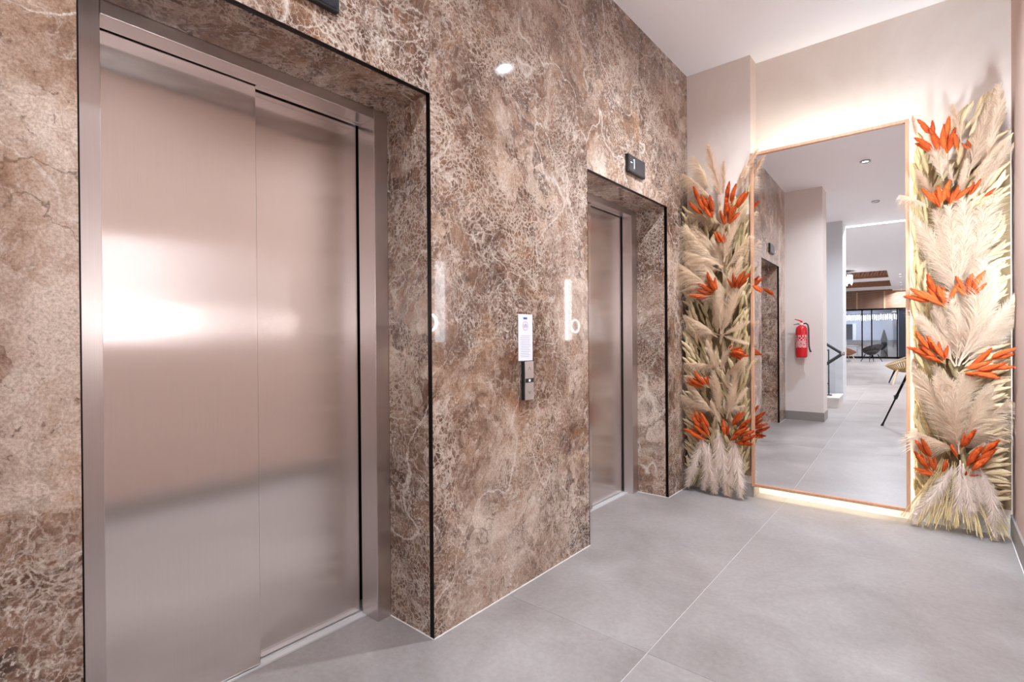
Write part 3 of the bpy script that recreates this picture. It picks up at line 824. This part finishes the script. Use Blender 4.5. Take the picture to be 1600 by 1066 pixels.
B(-1.6, 1.0, -0.25, 0.25, 0.0, 0.92).build('front_panel', plain('white_lacquer', lin(222, 218, 220), 0.4), bn)
B(-1.65, 1.05, -0.30, 0.30, 0.92, 0.97).build('counter_top', plain('grey_top', lin(150, 150, 160), 0.3), bn)
sc = thing('floor_sculpture', 'tall slim dark figure-like sculpture behind the lobby glass front', 'sculpture', (0.45, -26.6, 0))
MB().lathe([(0.20, 0.0), (0.20, 0.05), (0.17, 0.06), (0.15, 0.5), (0.13, 0.85), (0.15, 1.0), (0.10, 1.25), (0.05, 1.45), (0.03, 1.55)], n=16).build('body', RUBBER, sc, smooth=True)
B(-0.24, 0.24, -0.24, 0.24, -0.0, 0.04).build('base', BLACK, sc)

lc = thing('glass_reflection_rods', 'row of lit rods standing in for chandelier reflections in the lobby glass front', 'chandelier', (-0.25, -27.0, ZL))  # added glowing rods imitate the chandelier sparkle reflected in the glass
B(-1.3, 1.3, -0.04, 0.04, -1.16, -1.12).build('rail', CHROME, lc)
for x in (-1.0, 1.0):
    MB().tube([(x, 0, -1.12), (x, 0, 0)], 0.006, 6).build('cable', CHROME, lc)
crod = MB().lathe([(0.006, -0.30), (0.022, -0.24), (0.022, -0.04), (0.010, 0.0)], n=8).mesh('crystal_rod', CRYSTAL)
rnd = random.Random(9)
for i in range(26):
    inst(crod, 'crystal_rod', lc, Matrix.Translation((-1.25 + i * 0.1, rnd.uniform(-0.03, 0.03), -1.16 - rnd.uniform(0, 0.06))))
ws = thing('wall_screen', 'dark wall screen with white side panel behind the lobby glass front', 'screen', (-1.55, -29.46, 1.0))
B(-0.35, 0.35, -0.02, 0.03, 0.0, 0.95).build('panel', SCREEN, ws)
B(0.38, 0.55, -0.02, 0.06, -0.2, 1.0).build('side_panel', PAPER, ws)

# dried flower layout: base x, base z, tip x, tip z (, kind) in metres
LEFT_PLUMES = [(0.3, 2.218, 0.248, 2.664, 3), (0.309, 2.245, 0.343, 2.516, 3), (0.392, 2.277, 0.531, 2.57, 3), (0.243, 2.248, 0.063, 2.501, 1), (0.234, 2.308, 0.158, 2.599, 1), (0.401, 2.276, 0.482, 2.437, 4), (0.308, 2.044, 0.087, 2.247, 1), (0.271, 2.059, 0.166, 2.296, 1), (0.363, 2.035, 0.489, 2.165, 4), (0.301, 1.717, 0.055, 2.082, 1), (0.288, 1.743, 0.155, 2.101, 1), (0.316, 1.725, 0.075, 1.899, 1), (0.33, 1.762, 0.431, 2.082, 0), (0.321, 1.811, 0.345, 2.071, 0), (0.329, 1.714, 0.497, 1.941, 4), (0.315, 1.668, 0.27, 1.953, 0), (0.306, 1.693, 0.064, 1.84, 1), (0.337, 1.436, 0.064, 1.815, 1), (0.323, 1.475, 0.193, 1.835, 1), (0.342, 1.474, 0.434, 1.789, 0), (0.294, 1.225, 0.216, 1.627, 0), (0.308, 1.225, 0.464, 1.575, 0), (0.266, 1.197, 0.067, 1.404, 1), (0.303, 1.216, 0.511, 1.297, 0), (0.299, 1.216, 0.484, 1.134, 0), (0.285, 1.216, 0.101, 1.278, 1), (0.299, 1.225, 0.333, 1.546, 0), (0.293, 0.969, 0.034, 1.037, 1), (0.292, 0.945, 0.228, 1.187, 0), (0.311, 0.946, 0.368, 1.163, 0), (0.297, 0.849, 0.048, 0.937, 1), (0.311, 0.898, 0.448, 1.068, 4), (0.281, 0.615, 0.288, 0.945, 0), (0.337, 0.587, 0.439, 0.931, 0), (0.2, 0.637, 0.037, 0.78, 1), (0.262, 0.604, 0.118, 0.84, 1), (0.328, 0.61, 0.482, 0.83, 0), (0.299, 0.535, 0.253, 0.725, 0), (0.319, 0.657, 0.464, 0.707, 4), (0.16, 0.446, 0.083, 0.026, 2), (0.165, 0.457, 0.259, 0.029, 2), (0.223, 0.404, 0.172, 0.028, 2), (0.285, 0.509, 0.292, 0.011, 2), (0.29, 0.5, 0.343, 0.026, 2), (0.396, 0.474, 0.352, 0.013, 2), (0.4, 0.474, 0.443, 0.026, 2)]
LEFT_ORANGE = [(0.346, 2.006, 0.376, 2.336), (0.346, 2.006, 0.425, 2.312), (0.346, 2.006, 0.477, 2.259), (0.346, 2.006, 0.455, 2.12), (0.346, 2.006, 0.389, 2.23), (0.346, 2.006, 0.343, 2.134), (0.346, 2.006, 0.42, 2.177), (0.346, 2.006, 0.361, 2.216), (0.263, 2.056, 0.106, 2.346), (0.263, 2.056, 0.208, 2.283), (0.263, 2.056, 0.279, 2.26), (0.263, 2.056, 0.08, 2.223), (0.263, 2.056, 0.145, 2.256), (0.263, 2.056, 0.231, 2.192), (0.314, 1.877, 0.296, 1.989), (0.341, 1.869, 0.319, 1.986), (0.293, 1.512, 0.086, 1.505), (0.293, 1.512, 0.131, 1.552), (0.293, 1.512, 0.204, 1.682), (0.293, 1.512, 0.266, 1.658), (0.293, 1.512, 0.17, 1.627), (0.293, 1.512, 0.228, 1.642), (0.403, 1.538, 0.517, 1.673), (0.403, 1.538, 0.479, 1.686), (0.403, 1.538, 0.43, 1.662), (0.403, 1.538, 0.385, 1.634), (0.403, 1.538, 0.456, 1.614), (0.5, 1.587, 0.626, 1.523), (0.355, 1.102, 0.501, 1.094), (0.355, 1.102, 0.514, 1.043), (0.355, 1.102, 0.466, 1.033), (0.355, 1.102, 0.427, 1.037), (0.355, 1.102, 0.409, 1.135), (0.355, 1.102, 0.476, 1.112), (0.223, 0.82, 0.072, 0.876), (0.223, 0.82, 0.117, 0.937), (0.223, 0.82, 0.057, 0.835), (0.223, 0.82, 0.161, 0.929), (0.223, 0.82, 0.2, 0.915), (0.249, 0.406, 0.04, 0.514), (0.249, 0.406, 0.085, 0.599), (0.249, 0.406, 0.105, 0.64), (0.249, 0.406, 0.159, 0.586), (0.249, 0.406, 0.189, 0.647), (0.249, 0.406, 0.065, 0.467), (0.249, 0.406, 0.134, 0.549), (0.347, 0.418, 0.575, 0.488), (0.347, 0.418, 0.537, 0.461), (0.347, 0.418, 0.521, 0.638), (0.347, 0.418, 0.469, 0.68), (0.347, 0.418, 0.485, 0.51), (0.347, 0.418, 0.434, 0.668), (0.347, 0.418, 0.32, 0.601), (0.347, 0.418, 0.503, 0.577), (0.347, 0.418, 0.546, 0.554)]
RIGHT_PLUMES = [(1.656, 2.364, 1.636, 2.608, 3), (1.692, 2.152, 1.76, 2.592, 0), (1.768, 2.268, 1.857, 2.621, 0), (1.579, 2.141, 1.483, 2.432, 0), (1.449, 2.445, 1.414, 2.595, 3), (1.503, 1.998, 1.384, 2.092, 1), (1.681, 2.136, 1.664, 2.323, 0), (1.751, 2.14, 1.825, 2.439, 0), (1.709, 2.054, 1.787, 2.319, 0), (1.778, 2.078, 1.851, 2.303, 0), (1.623, 2.109, 1.588, 2.327, 3), (1.652, 2.026, 1.698, 2.246, 0), (1.563, 1.964, 1.473, 2.251, 3), (1.737, 2.011, 1.808, 2.176, 0), (1.63, 1.411, 1.49, 1.953, 0), (1.635, 1.411, 1.596, 1.974, 0), (1.641, 1.411, 1.669, 2.0, 0), (1.647, 1.41, 1.753, 2.015, 0), (1.65, 1.441, 1.797, 1.925, 0), (1.633, 1.469, 1.539, 1.968, 0), (1.644, 1.488, 1.709, 2.008, 0), (1.592, 1.53, 1.484, 1.778, 0), (1.631, 1.016, 1.445, 1.397, 0), (1.637, 1.016, 1.644, 1.457, 0), (1.649, 1.016, 1.807, 1.618, 0), (1.655, 1.044, 1.883, 1.463, 0), (1.663, 1.063, 1.857, 1.565, 0), (1.626, 1.062, 1.507, 1.378, 0), (1.663, 1.024, 1.896, 1.323, 0), (1.649, 1.032, 1.735, 1.519, 0), (1.64, 1.063, 1.591, 1.335, 0), (1.647, 0.483, 1.456, 1.059, 0), (1.647, 0.483, 1.417, 0.653, 1), (1.644, 0.49, 1.536, 0.879, 0), (1.647, 0.49, 1.602, 0.937, 0), (1.65, 0.491, 1.654, 0.97, 0), (1.653, 0.491, 1.728, 0.905, 0), (1.656, 0.503, 1.799, 0.71, 4), (1.653, 0.503, 1.821, 0.843, 4), (1.647, 0.56, 1.5, 0.94, 0), (1.653, 0.561, 1.775, 0.915, 0), (1.648, 0.715, 1.56, 1.022, 0), (1.657, 0.716, 1.706, 1.018, 0), (1.6, 0.378, 1.415, 0.028, 2), (1.594, 0.366, 1.503, 0.143, 2), (1.612, 0.419, 1.546, 0.184, 2), (1.65, 0.456, 1.629, 0.068, 2), (1.662, 0.438, 1.695, 0.087, 2), (1.71, 0.465, 1.732, 0.16, 2), (1.716, 0.466, 1.692, 0.259, 2), (1.752, 0.384, 1.838, 0.008, 2), (1.732, 0.438, 1.792, 0.166, 2)]
RIGHT_ORANGE = [(1.593, 2.234, 1.456, 2.432), (1.593, 2.234, 1.475, 2.538), (1.593, 2.234, 1.502, 2.428), (1.593, 2.234, 1.58, 2.496), (1.593, 2.234, 1.608, 2.423), (1.593, 2.234, 1.529, 2.46), (1.593, 2.234, 1.553, 2.438), (1.634, 2.286, 1.637, 2.396), (1.699, 2.282, 1.688, 2.337), (1.643, 2.284, 1.629, 2.379), (1.563, 1.959, 1.489, 2.109), (1.563, 1.959, 1.584, 2.129), (1.563, 1.959, 1.567, 2.105), (1.563, 1.959, 1.534, 2.077), (1.563, 1.959, 1.543, 2.028), (1.598, 1.972, 1.605, 2.098), (1.598, 1.972, 1.659, 2.079), (1.598, 1.972, 1.693, 2.08), (1.598, 1.972, 1.628, 2.04), (1.679, 2.003, 1.751, 2.087), (1.745, 1.999, 1.807, 2.024), (1.61, 1.978, 1.596, 2.088), (1.591, 1.364, 1.403, 1.477), (1.591, 1.364, 1.478, 1.567), (1.591, 1.364, 1.462, 1.497), (1.591, 1.364, 1.529, 1.5), (1.591, 1.364, 1.562, 1.478), (1.591, 1.364, 1.623, 1.512), (1.591, 1.364, 1.496, 1.447), (1.591, 1.364, 1.532, 1.414), (1.68, 1.417, 1.646, 1.56), (1.68, 1.417, 1.683, 1.564), (1.68, 1.417, 1.736, 1.582), (1.68, 1.417, 1.774, 1.49), (1.68, 1.417, 1.73, 1.512), (1.68, 1.417, 1.637, 1.5), (1.68, 1.417, 1.705, 1.532), (1.581, 1.032, 1.408, 1.152), (1.581, 1.032, 1.424, 1.216), (1.581, 1.032, 1.476, 1.192), (1.581, 1.032, 1.534, 1.176), (1.581, 1.032, 1.488, 1.093), (1.581, 1.032, 1.561, 1.117), (1.581, 1.032, 1.452, 1.12), (1.653, 0.981, 1.889, 1.145), (1.653, 0.981, 1.876, 1.043), (1.653, 0.981, 1.85, 1.024), (1.653, 0.981, 1.818, 0.979), (1.653, 0.981, 1.802, 1.115), (1.653, 0.981, 1.773, 1.067), (1.653, 0.981, 1.731, 0.969), (1.537, 0.343, 1.415, 0.483), (1.537, 0.343, 1.487, 0.584), (1.537, 0.343, 1.434, 0.402), (1.537, 0.343, 1.455, 0.377), (1.537, 0.343, 1.514, 0.473), (1.637, 0.471, 1.694, 0.661), (1.637, 0.46, 1.612, 0.56), (1.558, 0.358, 1.6, 0.462), (1.665, 0.361, 1.793, 0.62), (1.665, 0.361, 1.782, 0.57), (1.665, 0.361, 1.758, 0.522), (1.665, 0.361, 1.7, 0.556), (1.665, 0.361, 1.719, 0.57), (1.665, 0.361, 1.68, 0.401)]

# ------------------------------------------------------------------ dried flower panels
def plume_mesh(seed, n, wid, side, curl, mtl, name='pampas_plume', fw_=0.0056, t0=0.10):
    """a unit-long pampas plume along +z: central stem and fine drooping filaments"""
    R = random.Random(seed)
    bm = MB()
    bend = R.uniform(0.02, 0.07)
    def ax(t):
        return Vector((side * bend * 2.2 * t * t + 0.012 * math.sin(5 * t + seed), -0.05 * math.sin(2.6 * t), t))
    bm.tube([ax(t) for t in (0.0, 0.25, 0.5, 0.75, 0.95)], [0.010, 0.009, 0.007, 0.005, 0.002], 5)
    for i in range(n):
        t = t0 + (0.98 - t0) * (R.random() ** 0.85)
        p = ax(t)
        ta = (ax(min(1, t + 0.03)) - ax(max(0, t - 0.03))).normalized()
        ph = R.uniform(0, 2 * math.pi)
        rad = Vector((math.cos(ph), 0.55 * math.sin(ph) - 0.12, 0))
        prof = (math.sin(math.pi * min(1.0, 0.12 + 0.80 * t)) ** 0.6) * (1.0 - 0.35 * t)
        Ln = wid * prof * R.uniform(0.65, 1.25)
        sd = Vector((side if side else R.choice((-1, 1)), 0, 0))
        pts = []
        lift = R.uniform(0.55, 0.95)
        for s in (0.0, 0.35, 0.7, 1.0):
            q = p + ta * (Ln * lift * (s - 0.30 * curl * s * s * 1.6)) + rad * (Ln * (0.42 * s + 0.18 * s * s)) + sd * (Ln * curl * 0.75 * s * s)
            pts.append(q)
        wv = Vector((R.uniform(-1, 1), R.uniform(-1, 1), R.uniform(-0.6, 0.6)))
        wv = (wv - ta * wv.dot(ta)).normalized()
        b = len(bm.v)
        for q, k in zip(pts, (1.0, 0.85, 0.6)):
            bm.v.append(tuple(q - wv * (fw_ * 0.5 * k))); bm.v.append(tuple(q + wv * (fw_ * 0.5 * k)))
        bm.v.append(tuple(pts[3]))
        for a in (0, 2):
            bm.f.append((b + a, b + a + 1, b + a + 3, b + a + 2)); bm.m.append(0)
        bm.f.append((b + 4, b + 5, b + 6)); bm.m.append(0)
    return bm.mesh(name, mtl)

def spike_mesh(seed, rad, stem, mtl, stem_mtl, name, fuzz=90, bend=0.12, flen=0.5):
    """a unit-long bristly seed head on a thin stem, along +z, tip at 1"""
    R = random.Random(seed)
    bm = MB()
    sg = R.choice((-1, 1))
    def ax(t):
        return Vector((sg * bend * t * t, -0.10 * t * (1 - t) - 0.02 * t, t - 0.04 * t * t))
    if stem > 0.02:
        bm.tube([ax(t) for t in (0.0, stem * 0.5, stem + 0.05)], 0.010, 4, m=1, cap=False)
    ts = [stem + (1 - stem) * k / 7 for k in range(8)]
    pr = [0.25, 0.75, 0.98, 1.0, 0.95, 0.82, 0.58, 0.12]
    bm.tube([ax(t) + Vector((R.uniform(-1, 1), R.uniform(-1, 1), 0)) * rad * 0.12 for t in ts], [rad * q * R.uniform(0.86, 1.1) for q in pr], 7)
    for i in range(fuzz):
        k = R.random()
        t = stem + (1 - stem) * k
        e = min(6, int(k * 7)); rr = rad * (pr[e] + (pr[e + 1] - pr[e]) * (k * 7 - e)) * 0.85
        ph = R.uniform(0, 2 * math.pi)
        d = Vector((math.cos(ph), math.sin(ph), 0))
        p = ax(t) + d * rr
        q = p + (d * 0.55 + Vector((0, 0, 1.0))).normalized() * rad * flen * R.uniform(0.7, 1.3)
        tn = Vector((-math.sin(ph), math.cos(ph), 0)) * rad * 0.17
        b = len(bm.v)
        bm.v += [tuple(p - tn), tuple(p + tn), tuple(q)]
        bm.f.append((b, b + 1, b + 2)); bm.m.append(0)
    return bm.mesh(name, [mtl, stem_mtl])

def frame_to(base, tip, outward):
    """matrix carrying +z from base to tip in a wall plane (x, z), -y facing the room; outward tilts the tip into the room"""
    b = Vector(base); t = Vector(tip) + Vector((0, -outward, 0))
    z = t - b
    L = z.length
    z.normalize()
    x = Vector((0, 1, 0)).cross(z)
    if x.length < 1e-4: x = Vector((1, 0, 0))
    x.normalize()
    y = z.cross(x)
    m = Matrix((x * L, y * L, z * L)).transposed().to_4x4()
    m.translation = b
    return m

V_UP = [plume_mesh(10 + i, 1050, 0.265, (0, -1, 1)[i], 0.28, PLUME) for i in range(3)]
V_UP2 = [plume_mesh(15 + i, 850, 0.24, (1, -1, 0)[i], 0.20, PLUME) for i in range(3)]
V_LC = [plume_mesh(20 + i, 560, 0.52, -1, 0.95, PLUME, fw_=0.0066) for i in range(3)]
V_RC = [plume_mesh(30 + i, 560, 0.52, 1, 0.95, PLUME, fw_=0.0066) for i in range(2)]
V_DN = [plume_mesh(40 + i, 900, 0.26, (0, 1)[i], 0.10, PLUME_WHITE, t0=0.03) for i in range(2)]
V_TAN = [plume_mesh(50 + i, 760, 0.26, (1, -1)[i], 0.18, PLUME_TAN) for i in range(2)]
V_OR = [spike_mesh(60 + i, 0.085, 0.30, ORANGE, STRAW, 'orange_spike', 230, flen=0.62) for i in range(4)]
V_OR1 = [spike_mesh(66 + i, 0.085, 0.22, ORANGE, STRAW, 'orange_spike', 230, flen=0.62) for i in range(2)]
V_WH = [spike_mesh(70 + i, 0.105, 0.06, WHEAT, STRAW, 'beige_spike', 70, 0.16) for i in range(4)]
V_GR = [spike_mesh(80 + i, 0.080, 0.15, GREENISH, STRAW, 'olive_spike', 70, 0.10) for i in range(3)]

import numpy as np
def fit_inst(mesh, name, root, m, O, lim, front=True):
    """place a copy; where its hairs would run into a wall, the floor or the mirror, press them flat against it"""
    x0, x1, ywall, mx, side, my = lim
    k = len(mesh.vertices)
    co = np.empty(k * 3, 'f'); mesh.vertices.foreach_get('co', co); co = co.reshape(-1, 3)
    M = np.array(m)
    wc = co @ M[:3, :3].T + M[:3, 3] + np.array(O)
    n = wc.copy()
    n[:, 0] = np.clip(n[:, 0], x0, x1); n[:, 2] = np.maximum(n[:, 2], 0.003); n[:, 1] = np.minimum(n[:, 1], ywall)
    over = (n[:, 0] * side < mx * side) & (n[:, 1] > my)
    if over.any() and not front:      # tuck stray hairs in beside the frame
        rr = np.random.RandomState(k).rand(int(over.sum())).astype('f')
        n[over, 0] = mx + side * (0.002 + 0.03 * rr)
    elif over.any():      # this one hangs in front of the mirror frame: bring it forward as a whole
        m = m.copy(); m.translation.y -= float((n[over, 1] - my).max()) + 0.004
        return inst(mesh, name, root, m)
    if np.abs(n - wc).max() < 1e-4:
        return inst(mesh, name, root, m)
    me = mesh.copy()
    inv = np.linalg.inv(M[:3, :3])
    loc_ = (n - np.array(O) - M[:3, 3]) @ inv.T
    me.vertices.foreach_set('co', loc_.astype('f').ravel()); me.update()
    return inst(me, name, root, m)

def flower_panel(label, x0, x1, ywall, height, plumes, orange, yp, yo, sides, seed, lim):
    R = random.Random(seed)
    r = thing('dried_flower_panel', label, 'dried flowers', (0.5 * (x0 + x1), ywall, 0.0))
    O = Vector(r.location)
    xlim0, xlim1 = 0.012, XR - 0.012
    MB().box(x0 - O.x, x1 - O.x, -0.020, -0.004, 0.16, height).build('backing_board', BACKING, r)
    tipmin, tipmax = lim[0] + 0.01, lim[1] - 0.01
    edge0, edge1 = (0.02, XP - 0.006) if lim[4] < 0 else (1.436, XR - 0.02)
    def loc(x, y, z):
        return Vector((min(max(x, xlim0), xlim1), y, max(z, 0.012))) - O
    for bx, bz, tx, tz, kind in plumes:
        L = math.hypot(tx - bx, tz - bz)
        fr_ = (tx - lim[3]) * lim[4] < -0.008
        if kind == 2:
            mesh = R.choice(V_DN); out = -0.06 + R.uniform(0, 0.03); y = yp - 0.06
            L2 = 1.0
        elif kind == 1:
            mesh = R.choice(V_LC); out = R.uniform(0.01, 0.06); y = yp - R.uniform(-0.02, 0.04)
        elif kind == 4:
            mesh = R.choice(V_RC); out = R.uniform(0.0, 0.05); y = yp - R.uniform(-0.02, 0.03)
        elif kind == 3:
            mesh = R.choice(V_TAN); out = R.uniform(-0.02, 0.02); y = yp
        else:
            mesh = R.choice(V_UP if L > 0.3 else V_UP2); out = R.uniform(0.0, 0.05); y = yp - R.uniform(-0.01, 0.05)
        fit_inst(mesh, 'pampas_plume', r, frame_to(loc(bx, y, bz), loc(tx, y, tz), out), O, lim, fr_)
        if kind in (0, 1, 4):   # a fuller one tucked behind
            f = R.uniform(0.78, 0.95); j = R.gauss(0, 0.035)
            fit_inst(mesh, 'pampas_plume', r, frame_to(loc(bx, y + 0.02, bz), loc(bx + (tx - bx) * f + j, y + 0.02, bz + (tz - bz) * f + j * 0.4), out * 0.5), O, lim, False)
    for bx, bz, tx, tz in orange:
        L = math.hypot(tx - bx, tz - bz)
        mesh = R.choice(V_OR if L > 0.13 else V_OR1)
        y = yo - R.uniform(0.02, 0.06)
        if L > 0.175:   # keep long ones slender: start nearer to the tip
            f = 1 - 0.175 / L; bx, bz = bx + (tx - bx) * f, bz + (tz - bz) * f
        fit_inst(mesh, 'orange_spike', r, frame_to(loc(bx, y + 0.03, bz), loc(tx, y, tz), 0.02), O, lim)
        f = R.uniform(0.72, 0.9)
        jx, jz = R.gauss(0, 0.020), R.gauss(0, 0.014)
        fit_inst(R.choice(V_OR), 'orange_spike', r, frame_to(loc(bx, y + 0.045, bz), loc(bx + (tx - bx) * f + jx, y + 0.02, bz + (tz - bz) * f + jz), 0.01), O, lim)
    for (xa, xb, z0, z1, n, a0, a1, l0, l1, kind, yy) in sides:
        for i in range(n):
            z = z0 + (z1 - z0) * (i + R.random()) / n
            x = R.uniform(xa, xb)
            f = (z - z0) / (z1 - z0)
            a = math.radians(a0 + (a1 - a0) * f + R.gauss(0, 11))
            L = R.uniform(l0, l1)
            y = yy - R.uniform(0.0, 0.05)
            b = loc(x, y, z); t = loc(min(max(x + L * math.sin(a), edge0), edge1 + (0.05 if lim[4] < 0 and R.random() < 0.12 else 0)), y, z + L * math.cos(a))
            fit_inst(R.choice((V_WH, V_GR)[kind]), 'beige_spike' if kind == 0 else 'olive_spike', r, frame_to(b, t, R.uniform(0.0, 0.03)), O, lim)
    return r, O

BACKING = plain('straw_mat', lin(128, 104, 72), 0.9, var=0.25, vscale=40)
left, LO_ = flower_panel('dried flower panel with curly pampas between the marble corner and the mirror', 0.01, 0.47, LP, 2.12, LEFT_PLUMES, LEFT_ORANGE, LP - 0.11, LP - 0.16, [
    (0.045, 0.13, 0.16, 2.15, 150, -55, -22, 0.10, 0.15, 0, LP - 0.085),
    (0.06, 0.20, 0.16, 2.20, 80, -45, -10, 0.12, 0.18, 1, LP - 0.045),
    (0.36, 0.47, 0.13, 2.20, 130, 24, 12, 0.10, 0.16, 1, LP - 0.045),
    (0.14, 0.42, 0.20, 2.15, 120, -30, 30, 0.12, 0.19, 0, LP - 0.03),
], 11, (0.004, 0.60, LP - 0.004, XP + 0.005, -1, LP - 0.042))
right, RO_ = flower_panel('tall dried flower panel with full pampas fans between the mirror and right wall', 1.430, 1.878, LW, 2.30, RIGHT_PLUMES, RIGHT_ORANGE, LW - 0.13, LW - 0.19, [
    (1.69, 1.81, 0.22, 2.55, 180, 80, 30, 0.10, 0.15, 0, LW - 0.10),
    (1.64, 1.76, 0.22, 2.50, 110, 66, 25, 0.11, 0.16, 0, LW - 0.07),
    (1.43, 1.52, 0.16, 2.35, 170, -38, -12, 0.11, 0.17, 1, LW - 0.05),
    (1.48, 1.72, 0.20, 2.45, 90, -20, 20, 0.13, 0.2, 1, LW - 0.03),
], 12, (1.30, XR - 0.004, LW - 0.004, 1.418, 1, LP - 0.046))
# loose straw stalks at the foot of each panel
def straws(root, O, x0, x1, zc, n, spread, y, seed, zmin=0.012):
    R = random.Random(seed)
    bm = MB()
    for i in range(n):
        u = R.random()
        x = x0 + (x1 - x0) * u
        b = Vector((0.5 * (x0 + x1) + (x - 0.5 * (x0 + x1)) * 0.55, y + R.uniform(0, 0.08), zc + R.uniform(-0.05, 0.14)))
        t = Vector((x + (u - 0.5) * spread + R.gauss(0, 0.03), y - R.uniform(-0.03, 0.10), zmin + R.uniform(0, 0.10)))
        t.x = min(t.x, XR - 0.025)
        bm.tube([b - O, (b + t) * 0.5 - O + Vector((R.gauss(0, 0.008), -0.01, 0.005)), t - O], 0.0021, 4)
    o = bm.build('straw_stalks', STRAW, root, kind='stuff')
straws(right, RO_, 1.47, 1.80, 0.30, 170, 0.14, LW - 0.13, 5)
straws(left, LO_, 0.10, 0.42, 0.28, 60, 0.06, LP - 0.10, 6, 0.03)
